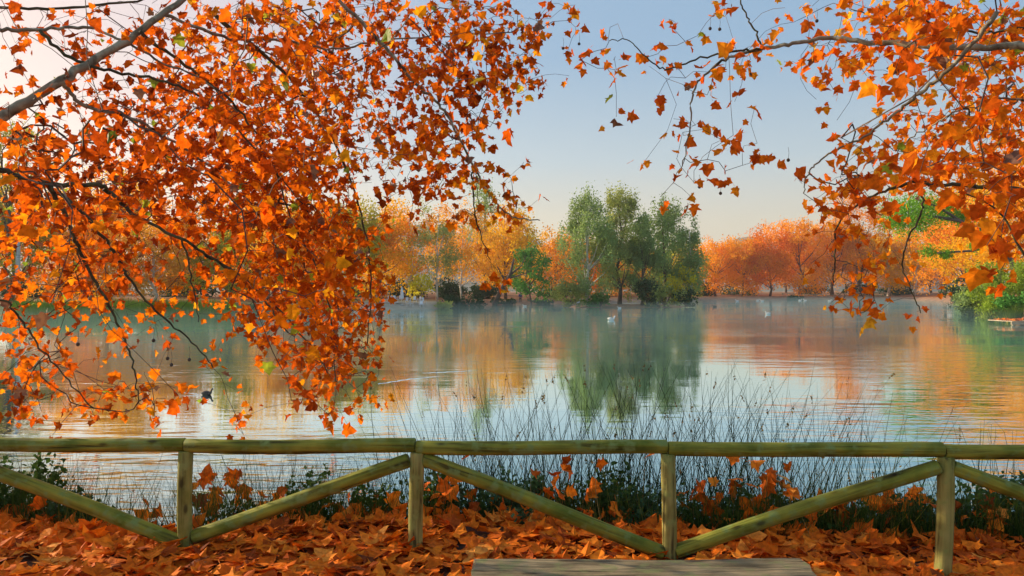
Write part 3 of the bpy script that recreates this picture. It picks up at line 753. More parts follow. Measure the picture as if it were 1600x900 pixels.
def plane_tree(label, trunk, th_, branches, grid, x0, depth, leafmats, n_out, seed, per_digit, size_rng, seeds_px, out_fn):
    rng = np.random.default_rng(seed)
    z0 = gz(trunk[0], trunk[1])
    O = Vector((trunk[0], trunk[1], z0 - 0.1))
    t = thing("plane_tree", label, "tree", O)
    # trunk
    mb = MB(); lean = Vector(th_)
    mb.tube([lean * (k / 7) ** 1.3 + Vector((0.05 * math.sin(k), 0.05 * math.cos(k * 1.7), 7.5 * k / 7)) for k in range(8)], [0.34, 0.27, 0.25, 0.23, 0.21, 0.18, 0.14, 0.08], 14)
    mb.build("trunk", M['bark_pale'], t, True)
    nodes, rad0, parent = [], [], []
    for (pts, w0, w1, m_, ext) in branches:
        P = [at(x, y, z) for x, y, z in pts]
        if ext is not None:                                   # limb starts on the trunk at this height
            T0 = O + lean * (ext / 7.5) ** 1.3 + Vector((0, 0, ext))
            P = [T0, T0.lerp(P[0], 0.35) + Vector((0, 0, 0.05)), T0.lerp(P[0], 0.7) + Vector((0, 0, 0.03))] + P
        S = spline([tuple(p) for p in P], 7)
        n = len(S)
        jit = rng.normal(size=(n, 3)) * 0.007
        S = [Vector(s_) + Vector(jit[k]) for k, s_ in enumerate(S)]
        px0 = pts[0][2] / F; r = [(w0 + (w1 - w0) * (k / (n - 1)) ** 0.8) * 0.5 * px0 * (1 + 0.05 * rng.normal()) for k in range(n)]
        mb = MB(); mb.tube([s_ - O for s_ in S], r, 9)
        mb.build("branch", M[m_], t, True)
        for k, s_ in enumerate(S[14:] if ext is not None else S):
            nodes.append(np.array(s_)); parent.append(-1)
    # attractors from the foliage map
    att = []
    for r_, row in enumerate(grid):
        for c_, dg in enumerate(row.split()):
            d = float(dg)
            m_ = d * per_digit * (0.48 + 0.095 * d)
            m_ = int(m_) + (rng.random() < m_ % 1)
            for _ in range(m_):
                x = x0 + 50 * (c_ + rng.random()); y = 50 * (r_ + rng.random())
                att.append(np.array(at(x, y, depth(x, y, rng))))
    for _ in range(n_out):
        att.append(np.array(out_fn(rng)))
    att = np.array(att)
    N = np.array(nodes)
    dmin = np.min(np.linalg.norm(att[:, None] - N[None], axis=2), axis=1)
    order = np.argsort(dmin)
    cap = len(N) + 4 * len(att) + 10
    NB = np.zeros((cap, 3)); NB[:len(N)] = N; nn = len(N)
    child = [0] * nn; segs = []
    tips = []
    for i_ in order:
        a = att[i_]
        d = np.linalg.norm(NB[:nn] - a, axis=1) + np.maximum(0, a[2] - NB[:nn, 2]) * 0.25
        j_ = int(np.argmin(d)); p = NB[j_].copy()
        L = np.linalg.norm(a - p)
        if L < 0.02: continue
        prev = j_
        k_ = 3 if L > 0.25 else 2
        off = rng.normal(size=3) * L * 0.10
        bow = np.array([0, 0, 0.10 * L])
        for q in range(1, k_ + 1):
            u = q / k_
            pt = p + (a - p) * u + (off + bow) * math.sin(math.pi * u) + (rng.normal(size=3) * 0.012 if q < k_ else 0)
            NB[nn] = pt; parent.append(prev); child.append(0); segs.append((prev, nn)); prev = nn; nn += 1
        tips.append((prev, a - NB[segs[-1][0]]))
    cnt = np.zeros(nn)
    for prev, i_ in tips and [(s[0], s[1]) for s in segs][::-1]:
        cnt[i_] = max(cnt[i_], 1); cnt[prev] += cnt[i_]
    # twigs, three sides each, from numpy
    sg = np.array(segs); A, Bq = NB[sg[:, 0]], NB[sg[:, 1]]
    rb = 0.0021 * np.clip(cnt[sg[:, 1]], 1, 80) ** 0.40
    ra = np.minimum(0.0021 * np.clip(cnt[sg[:, 0]], 1, 80) ** 0.40, rb * 1.5)
    T = Bq - A; T /= np.linalg.norm(T, axis=1, keepdims=True) + 1e-9
    u = np.cross(T, np.array([0.3, 0.9, 0.2])); u /= np.linalg.norm(u, axis=1, keepdims=True) + 1e-9
    v = np.cross(T, u)
    ns = len(sg); VV = np.zeros((ns, 6, 3))
    for k in range(3):
        w = 2 * math.pi * k / 3; dvec = u * math.cos(w) + v * math.sin(w)
        VV[:, k] = A + dvec * ra[:, None]; VV[:, 3 + k] = Bq + dvec * rb[:, None]
    FF = np.array([(k, (k + 1) % 3, 3 + (k + 1) % 3, 3 + k) for k in range(3)])[None] + (np.arange(ns) * 6)[:, None, None]
    tw = new_obj("twigs", np_mesh("twigs", VV.reshape(-1, 3) - np.array(O), FF.reshape(-1, 4), M['twig']), t); tag(tw, kind="stuff")
    # leaves
    Pos, Tip = [], []
    for (i_, dr) in tips:
        dr = dr / (np.linalg.norm(dr) + 1e-9)
        m_ = rng.integers(2, 5)
        for _ in range(m_):
            tipd = dr * 0.4 + rng.normal(size=3) * 0.62 + np.array([0, 0, -0.55])
            Pos.append(NB[i_] + rng.normal(size=3) * 0.045 + tipd * 0.03); Tip.append(tipd)
        pr = parent[i_]
        if pr >= 0 and rng.random() < 0.55:
            Pos.append(NB[pr] + rng.normal(size=3) * 0.03); Tip.append(rng.normal(size=3) + np.array([0, 0, -0.5]))
    Pos = np.array(Pos); Tip = np.array(Tip); n = len(Pos)
    Rot = rot_from(Tip, rng)
    size = rng.uniform(*size_rng, n) * rng.choice([0.6, 0.85, 1.0, 1.12], n, p=[0.18, 0.27, 0.37, 0.18])
    midx = rng.choice(3, n, p=[0.965, 0.012, 0.023])
    px = 800 + F * Pos[:, 0] / Pos[:, 1]; py = HOR - F * (Pos[:, 2] - EYE) / Pos[:, 1]
    vis = (px > 0) & (px < 1600) & (py > 0) & (py < 900)
    key = Pos[:, 1] / size + np.where(vis, 0, 1000)
    place_leaves(t, Pos, Rot, size, leafmats, midx, rng, 300, key, origin=O)
    print("tree leaves", n, "visible", int(vis.sum()))
    # hanging seed balls
    for (x, y, z) in seeds_px:
        c = at(x, y, z); q = MB()
        q.lathe([(0.004, -0.015), (0.012, -0.010), (0.0155, 0), (0.012, 0.010), (0.004, 0.015)], tuple(c - O), 8)
        q.tube([c - O + Vector((0, 0, 0.012)), c - O + Vector((0.006, 0, 0.06)), c - O + Vector((0.0, 0, 0.11))], 0.0016, 3)
        q.build("seed_ball", M['seed'], t, True)
    return t

LG = ["2 2 2 2 2 3 5 5 6 7 7 5 5 5 6 5 4 2.5",
      "1.5 0.5 2 2.5 3 4 5 6 6 7 7 6 5 5 6 6 4 0.6",
      "0.6 0.6 2 2.5 4 5 6 7 7 7 7 6 5 6 6 6 4 0.5",
      "2 2 3 4 6 7 7 7 8 9 8 5 6 5 5 3 0.6 0",
      "5 5 5 5 7 7 8 9 9 9 8 5 5 6 3 0.6 0 0",
      "5 6 6 6 7 7 8 9 9 9 7 2.5 5 6 5 3 0.4 0",
      "6 6 6 6 6 6 7 9 9 9 8 1.5 1.5 1 3 3 2 0",
      "5 5 5 4 3 4 5 7 9 9 9 5 0 0 0.6 0.6 0 0",
      "3 3 4 4 2 2 4 6 8 9 9 7 0 0 0 1.5 0 0",
      "2 3 4 4 2 2 3 5 7 8 9 6 0 0 0 0 0 0",
      "3 1 0.5 1.5 1.6 0.5 1 2 5 6 8 5 0 0 0 0 0 0",
      "4 3 0.6 1.5 0.6 0.3 2 0.4 2 5 7 4 0 0 0 0 0 0",
      "3 2 3 3.5 3 1.5 0.4 2.2 0.5 3 4 3 0 0 0 0 0 0",
      "0.3 0.8 0.3 0.4 0.3 0.2 0 0.6 0 0 0 0 0 0 0 0 0 0"]
D, Pl = 'bark_dark', 'bark_pale'
LB = [
 ([(-60, 208, 5.6), (30, 165, 5.7), (120, 110, 5.9), (200, 60, 6.1), (290, -5, 6.4), (420, -90, 7.0)], 27, 9, Pl, 3.0),
 ([(-60, 258, 5.4), (0, 266, 5.5), (75, 288, 5.6), (150, 290, 5.8), (172, 302, 5.9), (210, 335, 6.0), (300, 385, 6.2), (352, 415, 6.4), (405, 458, 6.6), (450, 520, 6.8)], 14, 3, D, 2.6),
 ([(75, 288, 5.6), (105, 345, 5.7), (128, 400, 5.8), (160, 460, 5.9), (192, 522, 6.0), (210, 580, 6.0), (216, 625, 6.0)], 8, 2, D, None),
 ([(90, 300, 5.6), (140, 345, 5.7), (180, 400, 5.9), (205, 440, 6.0), (250, 492, 6.1), (300, 535, 6.2), (335, 575, 6.3)], 7, 2, D, None),
 ([(-60, 38, 5.6), (0, 45, 5.7), (60, 46, 5.8), (130, 42, 6.0), (190, 62, 6.1), (250, 96, 6.3), (310, 120, 6.5), (370, 175, 6.7)], 9, 3, Pl, 4.0),
 ([(-80, 18, 6.4), (0, 12, 6.5), (100, 12, 6.7), (200, 2, 6.9), (300, -20, 7.0)], 8, 3, D, 4.3),
 ([(60, 46, 5.8), (110, 90, 5.9), (180, 112, 6.0), (250, 125, 6.2), (310, 150, 6.4), (370, 202, 6.6), (425, 262, 6.8), (480, 330, 7.0)], 6, 2.5, D, None),
 ([(95, 128, 5.9), (130, 165, 6.0), (200, 182, 6.2), (260, 215, 6.5), (330, 262, 6.8), (400, 330, 7.0), (440, 400, 7.1)], 7, 2.5, Pl, None),
 ([(215, 50, 6.1), (300, 110, 6.6), (370, 170, 7.0), (420, 245, 7.2), (455, 340, 7.4), (500, 430, 7.5), (520, 520, 7.5), (525, 605, 7.4)], 6, 2, D, None),
 ([(180, -260, 6.5), (400, -120, 6.8), (530, 0, 7.0), (600, 72, 7.1), (650, 130, 7.2), (690, 168, 7.3), (712, 205, 7.3), (738, 255, 7.4), (765, 305, 7.4), (800, 338, 7.5), (845, 345, 7.5)], 11, 2, Pl, 4.6),
 ([(738, 255, 7.4), (740, 320, 7.4), (752, 370, 7.4), (765, 405, 7.4)], 3, 1.4, D, None),
 ([(-60, 440, 5.2), (0, 465, 5.2), (32, 498, 5.3), (62, 542, 5.4), (95, 580, 5.5), (145, 640, 5.6)], 6, 2, D, 1.9),
 ([(330, 20, 7.0), (450, 120, 7.6), (520, 220, 7.9), (560, 320, 8.0), (580, 420, 8.0), (575, 540, 7.8)], 7, 2, D, None),
 ([(250, 20, 6.4), (360, 60, 6.9), (440, 62, 7.2), (520, 76, 7.4), (600, 62, 7.5), (700, 56, 7.6), (800, 50, 7.6)], 6, 2, Pl, None),
 ([(320, 395, 6.3), (400, 450, 6.9), (470, 520, 7.3), (520, 590, 7.4)], 4, 2, D, None),
 ([(285, 375, 6.2), (300, 440, 6.3), (312, 505, 6.3)], 3.4, 1.5, D, None),
]
def ldepth(x, y, r):
    d = 6.1 + 1.7 * min(1, max(0, x / 600.0)) + r.normal() * 0.55
    if x < 620 and r.random() < 0.5: d += r.uniform(0.8, 4.0)
    if r.random() < 0.02: d = 4.3
    return max(4.2, d)
def lout(r):
    while True:
        p = Vector((r.uniform(-10.5, 1.0), r.uniform(3.0, 10.5), r.uniform(2.2, 9.0)))
        d = Vector(((p.x + 5.5) / 6.0, (p.y - 6) / 5.0, (p.z - 5.5) / 4.0)).length
        if d > 1: continue
        px = 800 + F * p.x / p.y; py = HOR - F * (p.z - EYE) / p.y
        if px < -30 or py < -30: return p
plane_tree("near plane tree on the left with dense rust and orange leaves hanging over the fence", (-7.2, 4.6), (1.5, 0.8, 0), LB, LG, 0, ldepth,
           [M['leaf_left'], M['leaf_green'], M['leaf_brown']], 240, 21, 3.1, (0.058, 0.108), [(155, 262, 5.8), (262, 560, 6), (268, 570, 6.1), (880, 75, 7.4), (296, 562, 6.2), (122, 538, 5.9), (240, 532, 6.0), (905, 68, 7.5)], lout)

RG = ["0 0 0 1 1.6 0.3 1.5 1.5 4 6 7 7 6 6",
      "0.6 1.6 1 1.6 1.6 2.5 1 3 5 5 6 6 6 6",
      "0 0.8 1.6 1.8 2.4 1.2 0.6 1 2 3 4 4.5 6 5",
      "0 0.6 0.3 1.6 1.8 0.8 0 0.4 1 3 4.5 5.5 7 7",
      "0 0 0 1.6 1.8 0.6 0 0.3 1.6 5 6.5 7.5 8 9",
      "0 0 0.8 2 1.8 0.5 0.8 3 5 6.5 7 7.5 8 9",
      "0 0 0.3 0.3 0 0 0 2 5 5 1 1 6 8",
      "0 0 0 0 0 0 0 1.2 4 3.5 0.6 0.4 3 6",
      "0 0 0 0 0 0 0 0.5 3 3 0.8 0.5 0.5 2",
      "0 0 0 0 0 0 0 0.5 2.6 2 1 0.2 0 0"]
RB = [
 ([(1670, 62, 5.4), (1600, 70, 5.5), (1530, 74, 5.6), (1440, 69, 5.8), (1370, 66, 6.0), (1300, 58, 6.2), (1240, 68, 6.3), (1190, 76, 6.4), (1140, 90, 6.5), (1102, 116, 6.6), (1082, 150, 6.6), (1078, 200, 6.6), (1066, 260, 6.6)], 17, 2, Pl, 3.3),
 ([(1560, 20, 5.2), (1490, 100, 5.4), (1440, 145, 5.6), (1400, 175, 5.8), (1350, 212, 6.0), (1290, 245, 6.2), (1262, 272, 6.3), (1255, 300, 6.3)], 8, 2, Pl, None),
 ([(1680, 292, 6.2), (1600, 296, 6.3), (1540, 291, 6.4), (1470, 288, 6.5), (1420, 286, 6.6), (1380, 300, 6.7), (1342, 320, 6.8), (1310, 348, 6.8), (1306, 400, 6.9), (1302, 445, 6.9)], 11, 2, D, 2.7),
 ([(1438, 288, 6.5), (1440, 330, 6.5), (1420, 370, 6.5), (1410, 412, 6.5), (1425, 458, 6.5), (1440, 488, 6.5)], 4, 1.6, D, None),
 ([(1670, 38, 5.8), (1600, 42, 5.9), (1550, 50, 6.0), (1500, 45, 6.1), (1430, 30, 6.3), (1380, 25, 6.4), (1330, 14, 6.5)], 7, 2, D, 3.6),
 ([(1670, 152, 6.6), (1600, 155, 6.7), (1540, 156, 6.9), (1490, 176, 7.0), (1450, 200, 7.2), (1400, 232, 7.4)], 6, 2, Pl, 3.3),
 ([(1190, 76, 6.4), (1150, 80, 6.4), (1095, 90, 6.5), (1040, 108, 6.5), (1010, 88, 6.5), (985, 64, 6.5), (952, 62, 6.5)], 4, 1.3, D, None),
 ([(1192, 72, 6.4), (1180, 45, 6.4), (1162, 15, 6.4), (1150, -30, 6.4)], 3.5, 2, D, None),
 ([(1600, 400, 6.9), (1560, 330, 6.9), (1500, 300, 6.7)], 4, 2, D, None),
]
def rdepth(x, y, r):
    d = 6.4 + r.normal() * 0.5
    if x > 1380 and y > 120: d += abs(r.normal()) * 2.0
    if x > 1350 and r.random() < 0.05: d = r.uniform(3.4, 4.2)
    return max(3.3, d)
def rout(r):
    while True:
        p = Vector((r.uniform(2.0, 11), r.uniform(3.0, 10), r.uniform(2.4, 9.0)))
        d = Vector(((p.x - 6.5) / 5.0, (p.y - 6) / 4.5, (p.z - 5.6) / 3.8)).length
        if d > 1: continue
        px = 800 + F * p.x / p.y; py = HOR - F * (p.z - EYE) / p.y
        if px > 1630 or py < -30: return p
plane_tree("near plane tree on the right with bright orange leaves against the blue sky", (7.6, 5.0), (-1.4, 0.6, 0), RB, RG, 900, rdepth,
           [M['leaf_right'], M['leaf_green'], M['leaf_brown']], 220, 22, 2.0, (0.062, 0.112), [(1110, 44, 6.4), (1125, 45, 6.4), (1173, 116, 6.5), (1277, 32, 6.3), (1093, 292, 6.6), (1126, 302, 6.6), (1232, 250, 6.2)], rout)

# ------------------------------------------------------------------ wooden fence
RAILZ = EYE - 1.012
posts = [(-62, 4.93, 0.05), (290, 4.87, 0.05), (650, 4.83, 0.07), (1043, 4.78, 0.01), (1473, 4.70, -0.05), (1935, 4.62, -0.1)]
PX = [((p - 800) / F * z, z) for p, z, _ in posts]
fence = thing("wooden_fence", "mossy round-log post and rail fence with diagonal braces along the bank", "fence", (PX[0][0], PX[0][1], 0))
def log(name, a, b, r, m, parent, n=14, seed=0, r2=None):
    a, b = Vector(a), Vector(b); L = (b - a).length; rng = random.Random(seed)
    prof = []
    rows = 16; r2 = r2 or r
    vs, fs = [], []
    ph = [rng.uniform(0, 6.28) for _ in range(4)]
    for k in range(rows + 1):
        u = k / rows; zz = u * L
        rad = r + (r2 - r) * u
        cx = 0.010 * math.sin(u * 5 + ph[0]); cy = 0.008 * math.sin(u * 4 + ph[1])
        if k in (0, rows): rad *= 0.88
        if k == 1: zz = 0.007
        if k == rows - 1: zz = L - 0.007
        for q in range(n):
            w = 2 * math.pi * q / n
            rr_ = rad * (1 + 0.02 * math.sin(3 * w + ph[2] + u * 3) + 0.012 * math.sin(7 * u * 3.1 + w))
            vs.append((cx + rr_ * math.cos(w), cy + rr_ * math.sin(w), zz))
    for k in range(rows):
        for q in range(n): fs.append((k * n + q, k * n + (q + 1) % n, (k + 1) * n + (q + 1) % n, (k + 1) * n + q))
    fs.append(tuple(range(n))[::-1]); fs.append(tuple(rows * n + q for q in range(n)))
    mb = MB(); mb.add(vs, fs)
    o = mb.build(name, m, parent, True)
    o.rotation_mode = 'QUATERNION'; o.rotation_quaternion = (b - a).normalized().to_track_quat('Z', 'Y')
    o.location = a - parent.location
    return o
RR = 0.046
for k in range(len(posts)):
    x, y = PX[k]
    log("post", (x, y, posts[k][2] - 0.35), (x + 0.01, y, RAILZ - RR * 0.80), 0.047 + 0.004 * (k == 4), M['post'], fence, seed=k)
for k in range(len(posts) - 1):
    (xa, ya), (xb, yb) = PX[k], PX[k + 1]
    d = Vector((xb - xa, yb - ya, 0)).normalized() * 0.003
    log("rail", Vector((xa, ya - 0.004, RAILZ + 0.002 * (k % 2))) + d, Vector((xb, yb - 0.004, RAILZ)) - d, RR, M['fence'], fence, seed=10 + k, r2=RR * (0.97 + 0.05 * (k % 2)))
def brace(x0p, y0p, Z0, x1p, y1p, Z1, s):
    log("brace", at(x0p, y0p, Z0), at(x1p, y1p, Z1), 0.047, M['fence'], fence, seed=s)
brace(-48, 719, 4.93, 287, 850, 4.87, 20)
brace(302, 837, 4.87, 640, 720, 4.83, 21)
brace(661, 718, 4.83, 1036, 861, 4.78, 22)
brace(1055, 861, 4.78, 1464, 728, 4.70, 23)
brace(1486, 728, 4.70, 1920, 895, 4.62, 24)

# ------------------------------------------------------------------ bench
def bench():
    zt = 0.45
    X0, X1 = (742 - 800) / F * 3.6, (1248 - 800) / F * 3.6
    b = thing("bench", "weathered grey split-log bench at the bottom edge before the fence", "bench", ((X0 + X1) / 2, 3.42, 0))
    L = X1 - X0; n = 44
    rng = random.Random(3)
    prof = [(-0.18, -0.005), (-0.19, -0.03), (-0.15, -0.085), (-0.05, -0.125), (0.06, -0.125), (0.15, -0.085), (0.185, -0.03), (0.18, -0.006), (0.165, 0.004), (0.08, 0.007), (0.0, 0.003), (-0.08, 0.006), (-0.16, 0.003)]
    vs, fs = [], []; m_ = len(prof)
    for k in range(n + 1):
        u = k / n
        for q, (yy, zz) in enumerate(prof):
            wob = 0.006 * math.sin(u * 11 + q * 1.3) + rng.uniform(-0.003, 0.003)
            vs.append((-L / 2 + L * u + 0.01 * math.sin(q * 2.3) * (k in (0, n)), yy + wob, zt + zz + (0.004 * math.sin(u * 6 + q) if zz > -0.02 else wob)))
    for k in range(n):
        for q in range(m_): fs.append((k * m_ + q, (k + 1) * m_ + q, (k + 1) * m_ + (q + 1) % m_, k * m_ + (q + 1) % m_))
    fs.append(tuple(range(m_))); fs.append(tuple(n * m_ + q for q in range(m_))[::-1])
    mb = MB(); mb.add(vs, fs); mb.build("seat", M['bench'], b)
    for s in (-1, 1):
        o = MB(); o.tube([(s * L * 0.33, 0, -0.1), (s * L * 0.33, 0, 0.15), (s * L * 0.33, 0, 0.335)], [0.13, 0.125, 0.12], 14); o.build("leg", M['bench'], b)
bench()

# ------------------------------------------------------------------ leaf litter
rng = np.random.default_rng(77)
n = 13500
LX = rng.uniform(-6.5, 6.5, n); LY = 1.5 + (rng.random(n) ** 0.75) * 4.55
e = edge_y(LX)
over = LY - e
keep = (over < 0.30) & ((over < 0.05) | (rng.random(n) < 0.75))
LX, LY, over = LX[keep], LY[keep], over[keep]; n = len(LX)
LZ = height(LX, LY) + rng.uniform(0.008, 0.055, n) + np.clip(over + 0.1, 0, 1) * rng.uniform(0, 0.12, n)
ed = np.clip((over + 0.35) / 0.5, 0, 1)
nrm = np.column_stack([rng.normal(size=n) * (0.17 + 0.4 * ed), rng.normal(size=n) * (0.17 + 0.4 * ed) - 0.25 * ed, np.ones(n)])
nrm /= np.linalg.norm(nrm, axis=1, keepdims=True)
ang = rng.uniform(0, 2 * np.pi, n)
yy = np.column_stack([np.cos(ang), np.sin(ang), np.zeros(n)]); yy -= nrm * (yy * nrm).sum(1, keepdims=True); yy /= np.linalg.norm(yy, axis=1, keepdims=True)
xx = np.cross(yy, nrm)
flip = rng.random(n) < 0.5
nn_ = np.where(flip[:, None], -nrm, nrm); xx = np.where(flip[:, None], -xx, xx)
Rot = np.stack([xx, yy, nn_], -1)
Pos = np.column_stack([LX, LY, LZ])
# leaves caught upright on the weeds of the bank
caught = []
crng = np.random.default_rng(12)
spots = [(370, 760, 4), (385, 745, 3), (430, 790, 4), (560, 790, 5), (675, 780, 5), (690, 800, 6), (695, 760, 2), (780, 800, 7), (745, 745, 1), (835, 738, 2), (865, 735, 2), (905, 760, 2), (955, 718, 1), (880, 715, 1), (850, 770, 3), (925, 800, 5), (1000, 810, 5), (1016, 712, 1),
         (1085, 775, 5), (1105, 800, 5), (1150, 760, 3), (1205, 735, 5), (1195, 745, 3), (1230, 765, 4), (1175, 718, 2), (1300, 790, 6), (1340, 800, 4), (1382, 775, 5), (1400, 790, 4), (1425, 768, 3), (1450, 800, 4), (1535, 790, 5), (1560, 810, 6), (600, 805, 6), (470, 800, 5), (250, 800, 3), (40, 810, 5), (130, 820, 5), (90, 830, 5), (330, 790, 5), (310, 770, 3), (1505, 800, 3), (1180, 800, 6)]
for (x, y, m_) in spots:
    for _ in range(m_ if y < 750 else int(m_ * 1.8)):
        c = at(x + crng.normal() * 19, y + crng.normal() * 12, 5.55 + crng.uniform(-0.15, 0.25)); caught.append(c)
CP = np.array([tuple(c) for c in caught])
CT = crng.normal(size=(len(CP), 3)) * np.array([1, 0.6, 1]) + np.array([0, 0, -0.3])
CR = rot_from(CT, crng)
Pos = np.vstack([Pos, CP]); Rot = np.concatenate([Rot, CR]); n = len(Pos)
size = rng.uniform(0.095, 0.165, n); size[-len(CP):] *= 0.8
px = 800 + F * Pos[:, 0] / Pos[:, 1]; py = HOR - F * (Pos[:, 2] - EYE) / Pos[:, 1]
key = Pos[:, 1] / size - 60 * Pos[:, 2] + np.where((px > 0) & (px < 1600) & (py < 895), 0, 1000)
order = np.argsort(key)
lit = new_obj("leaf_litter", leaves_mesh("leaf_litter", Pos[order[300:]], Rot[order[300:]], size[order[300:]], [M['litter']], np.zeros(n - 300, int), rng))
tag(lit, kind="stuff")
for i_ in order[:300]:
    o = new_obj("leaf", proto_mesh(int(rng.integers(0, len(PROTO))), M['litter']), lit)
    o.matrix_local = Matrix.Translation(Vector(Pos[i_])) @ Matrix([[float(q) for q in row] for row in Rot[i_]]).to_4x4() @ Matrix.Scale(float(size[i_]), 4)

# ------------------------------------------------------------------ rushes, grass, weeds
def blades(roots, tips, width, bend, rng, seg=5):
    """three-sided curved stems from roots (n,3) to tips (n,3)"""
    n = len(roots); Vv = []; side = rng.normal(size=(n, 3)) * bend * rng.exponential(1.0, (n, 1)).clip(0.2, 4)
    L = np.linalg.norm(tips - roots, axis=1, keepdims=True)
    for k in range(seg + 1):
        u = k / seg
        c = roots + (tips - roots) * u + side * L * (u ** 2 - u)
        w = (width * (1 - u * 0.85))[:, None]
        for q in range(3):
            a = 2 * math.pi * q / 3
            Vv.append(c + np.array([math.cos(a), math.sin(a), 0]) * w)
    Vv = np.stack(Vv, 1)
    f = [(k * 3 + q, k * 3 + (q + 1) % 3, (k + 1) * 3 + (q + 1) % 3, (k + 1) * 3 + q) for k in range(seg) for q in range(3)]
    FF = np.array(f)[None] + (np.arange(n) * (3 * (seg + 1)))[:, None, None]
    return Vv.reshape(-1, 3), FF.reshape(-1, 4)

rb_ = [(350, 10, 690, 'sparse rush clump left of the second post'), (470, 12, 690, 'thin rush clump rising behind the first rising brace'), (665, 40, 610, 'rush clump directly right of the second visible post'),
       (715, 45, 590, 'leaning rush clump behind the top of the long falling brace'), (770, 50, 575, 'tall rush clump above the upper third of the falling brace'), (830, 55, 570, 'dense rush clump behind the middle of the falling brace'),
       (890, 55, 560, 'tall straight rush clump left of the brown caught leaves'), (950, 60, 565, 'thick rush clump above the lower third of the falling brace'), (1010, 60, 560, 'rush clump just left of the third post'),
       (1075, 60, 560, 'rush clump just right of the third post'), (1130, 60, 555, 'widely spread rush clump right of the third post'), (1190, 50, 565, 'rush clump behind the caught red leaves'),
       (1255, 45, 575, 'rush clump behind the middle of the rising right brace'), (1320, 32, 600, 'thinner rush clump near the upper end of the right brace'), (1390, 24, 625, 'sparse rush clump left of the last post'),
       (1500, 26, 640, 'rush clump just right of the last post'), (1560, 22, 650, 'rush clump at the right edge of the photo')]
brng = np.random.default_rng(55)
for (x, m_, ty, lab) in rb_:
    Z = 6.15 + brng.uniform(-0.1, 0.5)
    c = at(x, 800, Z); c.z = WATER - 0.15
    t = thing("rush_clump", lab, "rushes", c, group="rush clumps at the water's edge")
    hmax = (EYE + (HOR - ty) / F * Z) - c.z
    m_ = int(m_ * 1.75); ty -= 14 if 700 < x < 1300 else 0
    r = np.column_stack([brng.normal(size=m_) * 0.17, brng.normal(size=m_) * 0.12, np.zeros(m_)])
    h = hmax * (0.22 + 0.80 * brng.random(m_) ** 1.1)
    tp = r + np.column_stack([brng.normal(size=m_) * 0.33 * h, brng.normal(size=m_) * 0.14 * h, h])
    V_, F_ = blades(r, tp, brng.uniform(0.0038, 0.0068, m_), 0.12, brng)
    tag(new_obj("stems", np_mesh("rush", V_, F_, M['rush']), t), kind="stuff")
    pick = np.where(brng.random(m_) < 0.16)[0]
    if len(pick):
        dirs = tp[pick] - r[pick]; dirs /= np.linalg.norm(dirs, axis=1, keepdims=True)
        C = np.concatenate([tp[pick] - dirs * q for q in (0.05, 0.065, 0.08, 0.095)]) + brng.normal(size=(4 * len(pick), 3)) * 0.004
        V_, F_ = rand_quads(C, 0.028, brng)
        tag(new_obj("seed_heads", np_mesh("seed_heads", V_, F_, M['stalk']), t), kind="stuff")

# grass tufts and dead stalks on the lip of the bank
m_ = 17000
gx = brng.uniform(-5, 5, m_); gx = gx[brng.random(len(gx)) < 0.35 + 0.65 * ((gx > -2.4) & (gx < -0.9) | (gx > 1.4) | (gx < -3.2))]; m_ = len(gx)
gy = edge_y(gx) + brng.uniform(0.1, 0.75, m_)
r = np.column_stack([gx, gy, height(gx, gy) - 0.02])
h = brng.uniform(0.12, 0.62, m_) * np.clip(1.15 - 0.6 * (gy - edge_y(gx)), 0.5, 1.2)
tp = r + np.column_stack([brng.normal(size=m_) * 0.3 * h, brng.normal(size=m_) * 0.25 * h, h])
V_, F_ = blades(r, tp, brng.uniform(0.002, 0.004, m_), 0.25, brng, 4)
o = new_obj("bank_grass", np_mesh("bank_grass", V_, F_, M['grass'])); tag(o, kind="stuff")
# stalks that hold the caught leaves
r = CP + np.column_stack([crng.normal(size=len(CP)) * 0.05, crng.normal(size=len(CP)) * 0.05, np.zeros(len(CP))])
r[:, 2] = height(r[:, 0], r[:, 1]) - 0.02
V_, F_ = blades(r, CP + np.array([0, 0.01, 0.03]), np.full(len(CP), 0.0035), 0.12, crng, 4)
o = new_obj("dead_stalks", np_mesh("dead_stalks", V_, F_, M['stalk'])); tag(o, kind="stuff")

# leafy dark bank plants
def bank_plant(x, y, w, h, Z, colour, lab, nl=2300, s=0.05):
    c = at(x, y, Z); c.z = gz(c.x, Z) - 0.02
    t = thing("bank_shrub", lab, "shrub", c, group="leafy plants on the bank")
    rng = np.random.default_rng(int(x)); mb = MB(); W = 1.25 * w / F * Z; H = 1.35 * h / F * Z
    tips_ = []
    for k in range(34):
        a = rng.normal(size=2) * np.array([W * 0.45, 0.12]); tp = Vector((a[0], a[1], H * rng.uniform(0.35, 1)))
        b = Vector((a[0] * 0.4, a[1] * 0.4, 0)); mid = b.lerp(tp, 0.5) + Vector((0, 0, 0.05))
        mb.tube([b, mid, tp], [0.004, 0.003, 0.0015], 4, cap=False); tips_.append((b, mid, tp))
    mb.build("stems", M['twig'], t)
    C = []
    for _ in range(nl):
        b, mid, tp = tips_[rng.integers(0, 34)]; u = rng.uniform(0.3, 1)
        p = b.lerp(mid, u * 2) if u < 0.5 else mid.lerp(tp, u * 2 - 1)
        C.append(np.array(p) + rng.normal(size=3) * 0.035)
    V_, F_ = rand_quads(np.array(C), s, rng)
    new_obj("foliage", np_mesh("foliage", V_, F_, M[colour]), t)
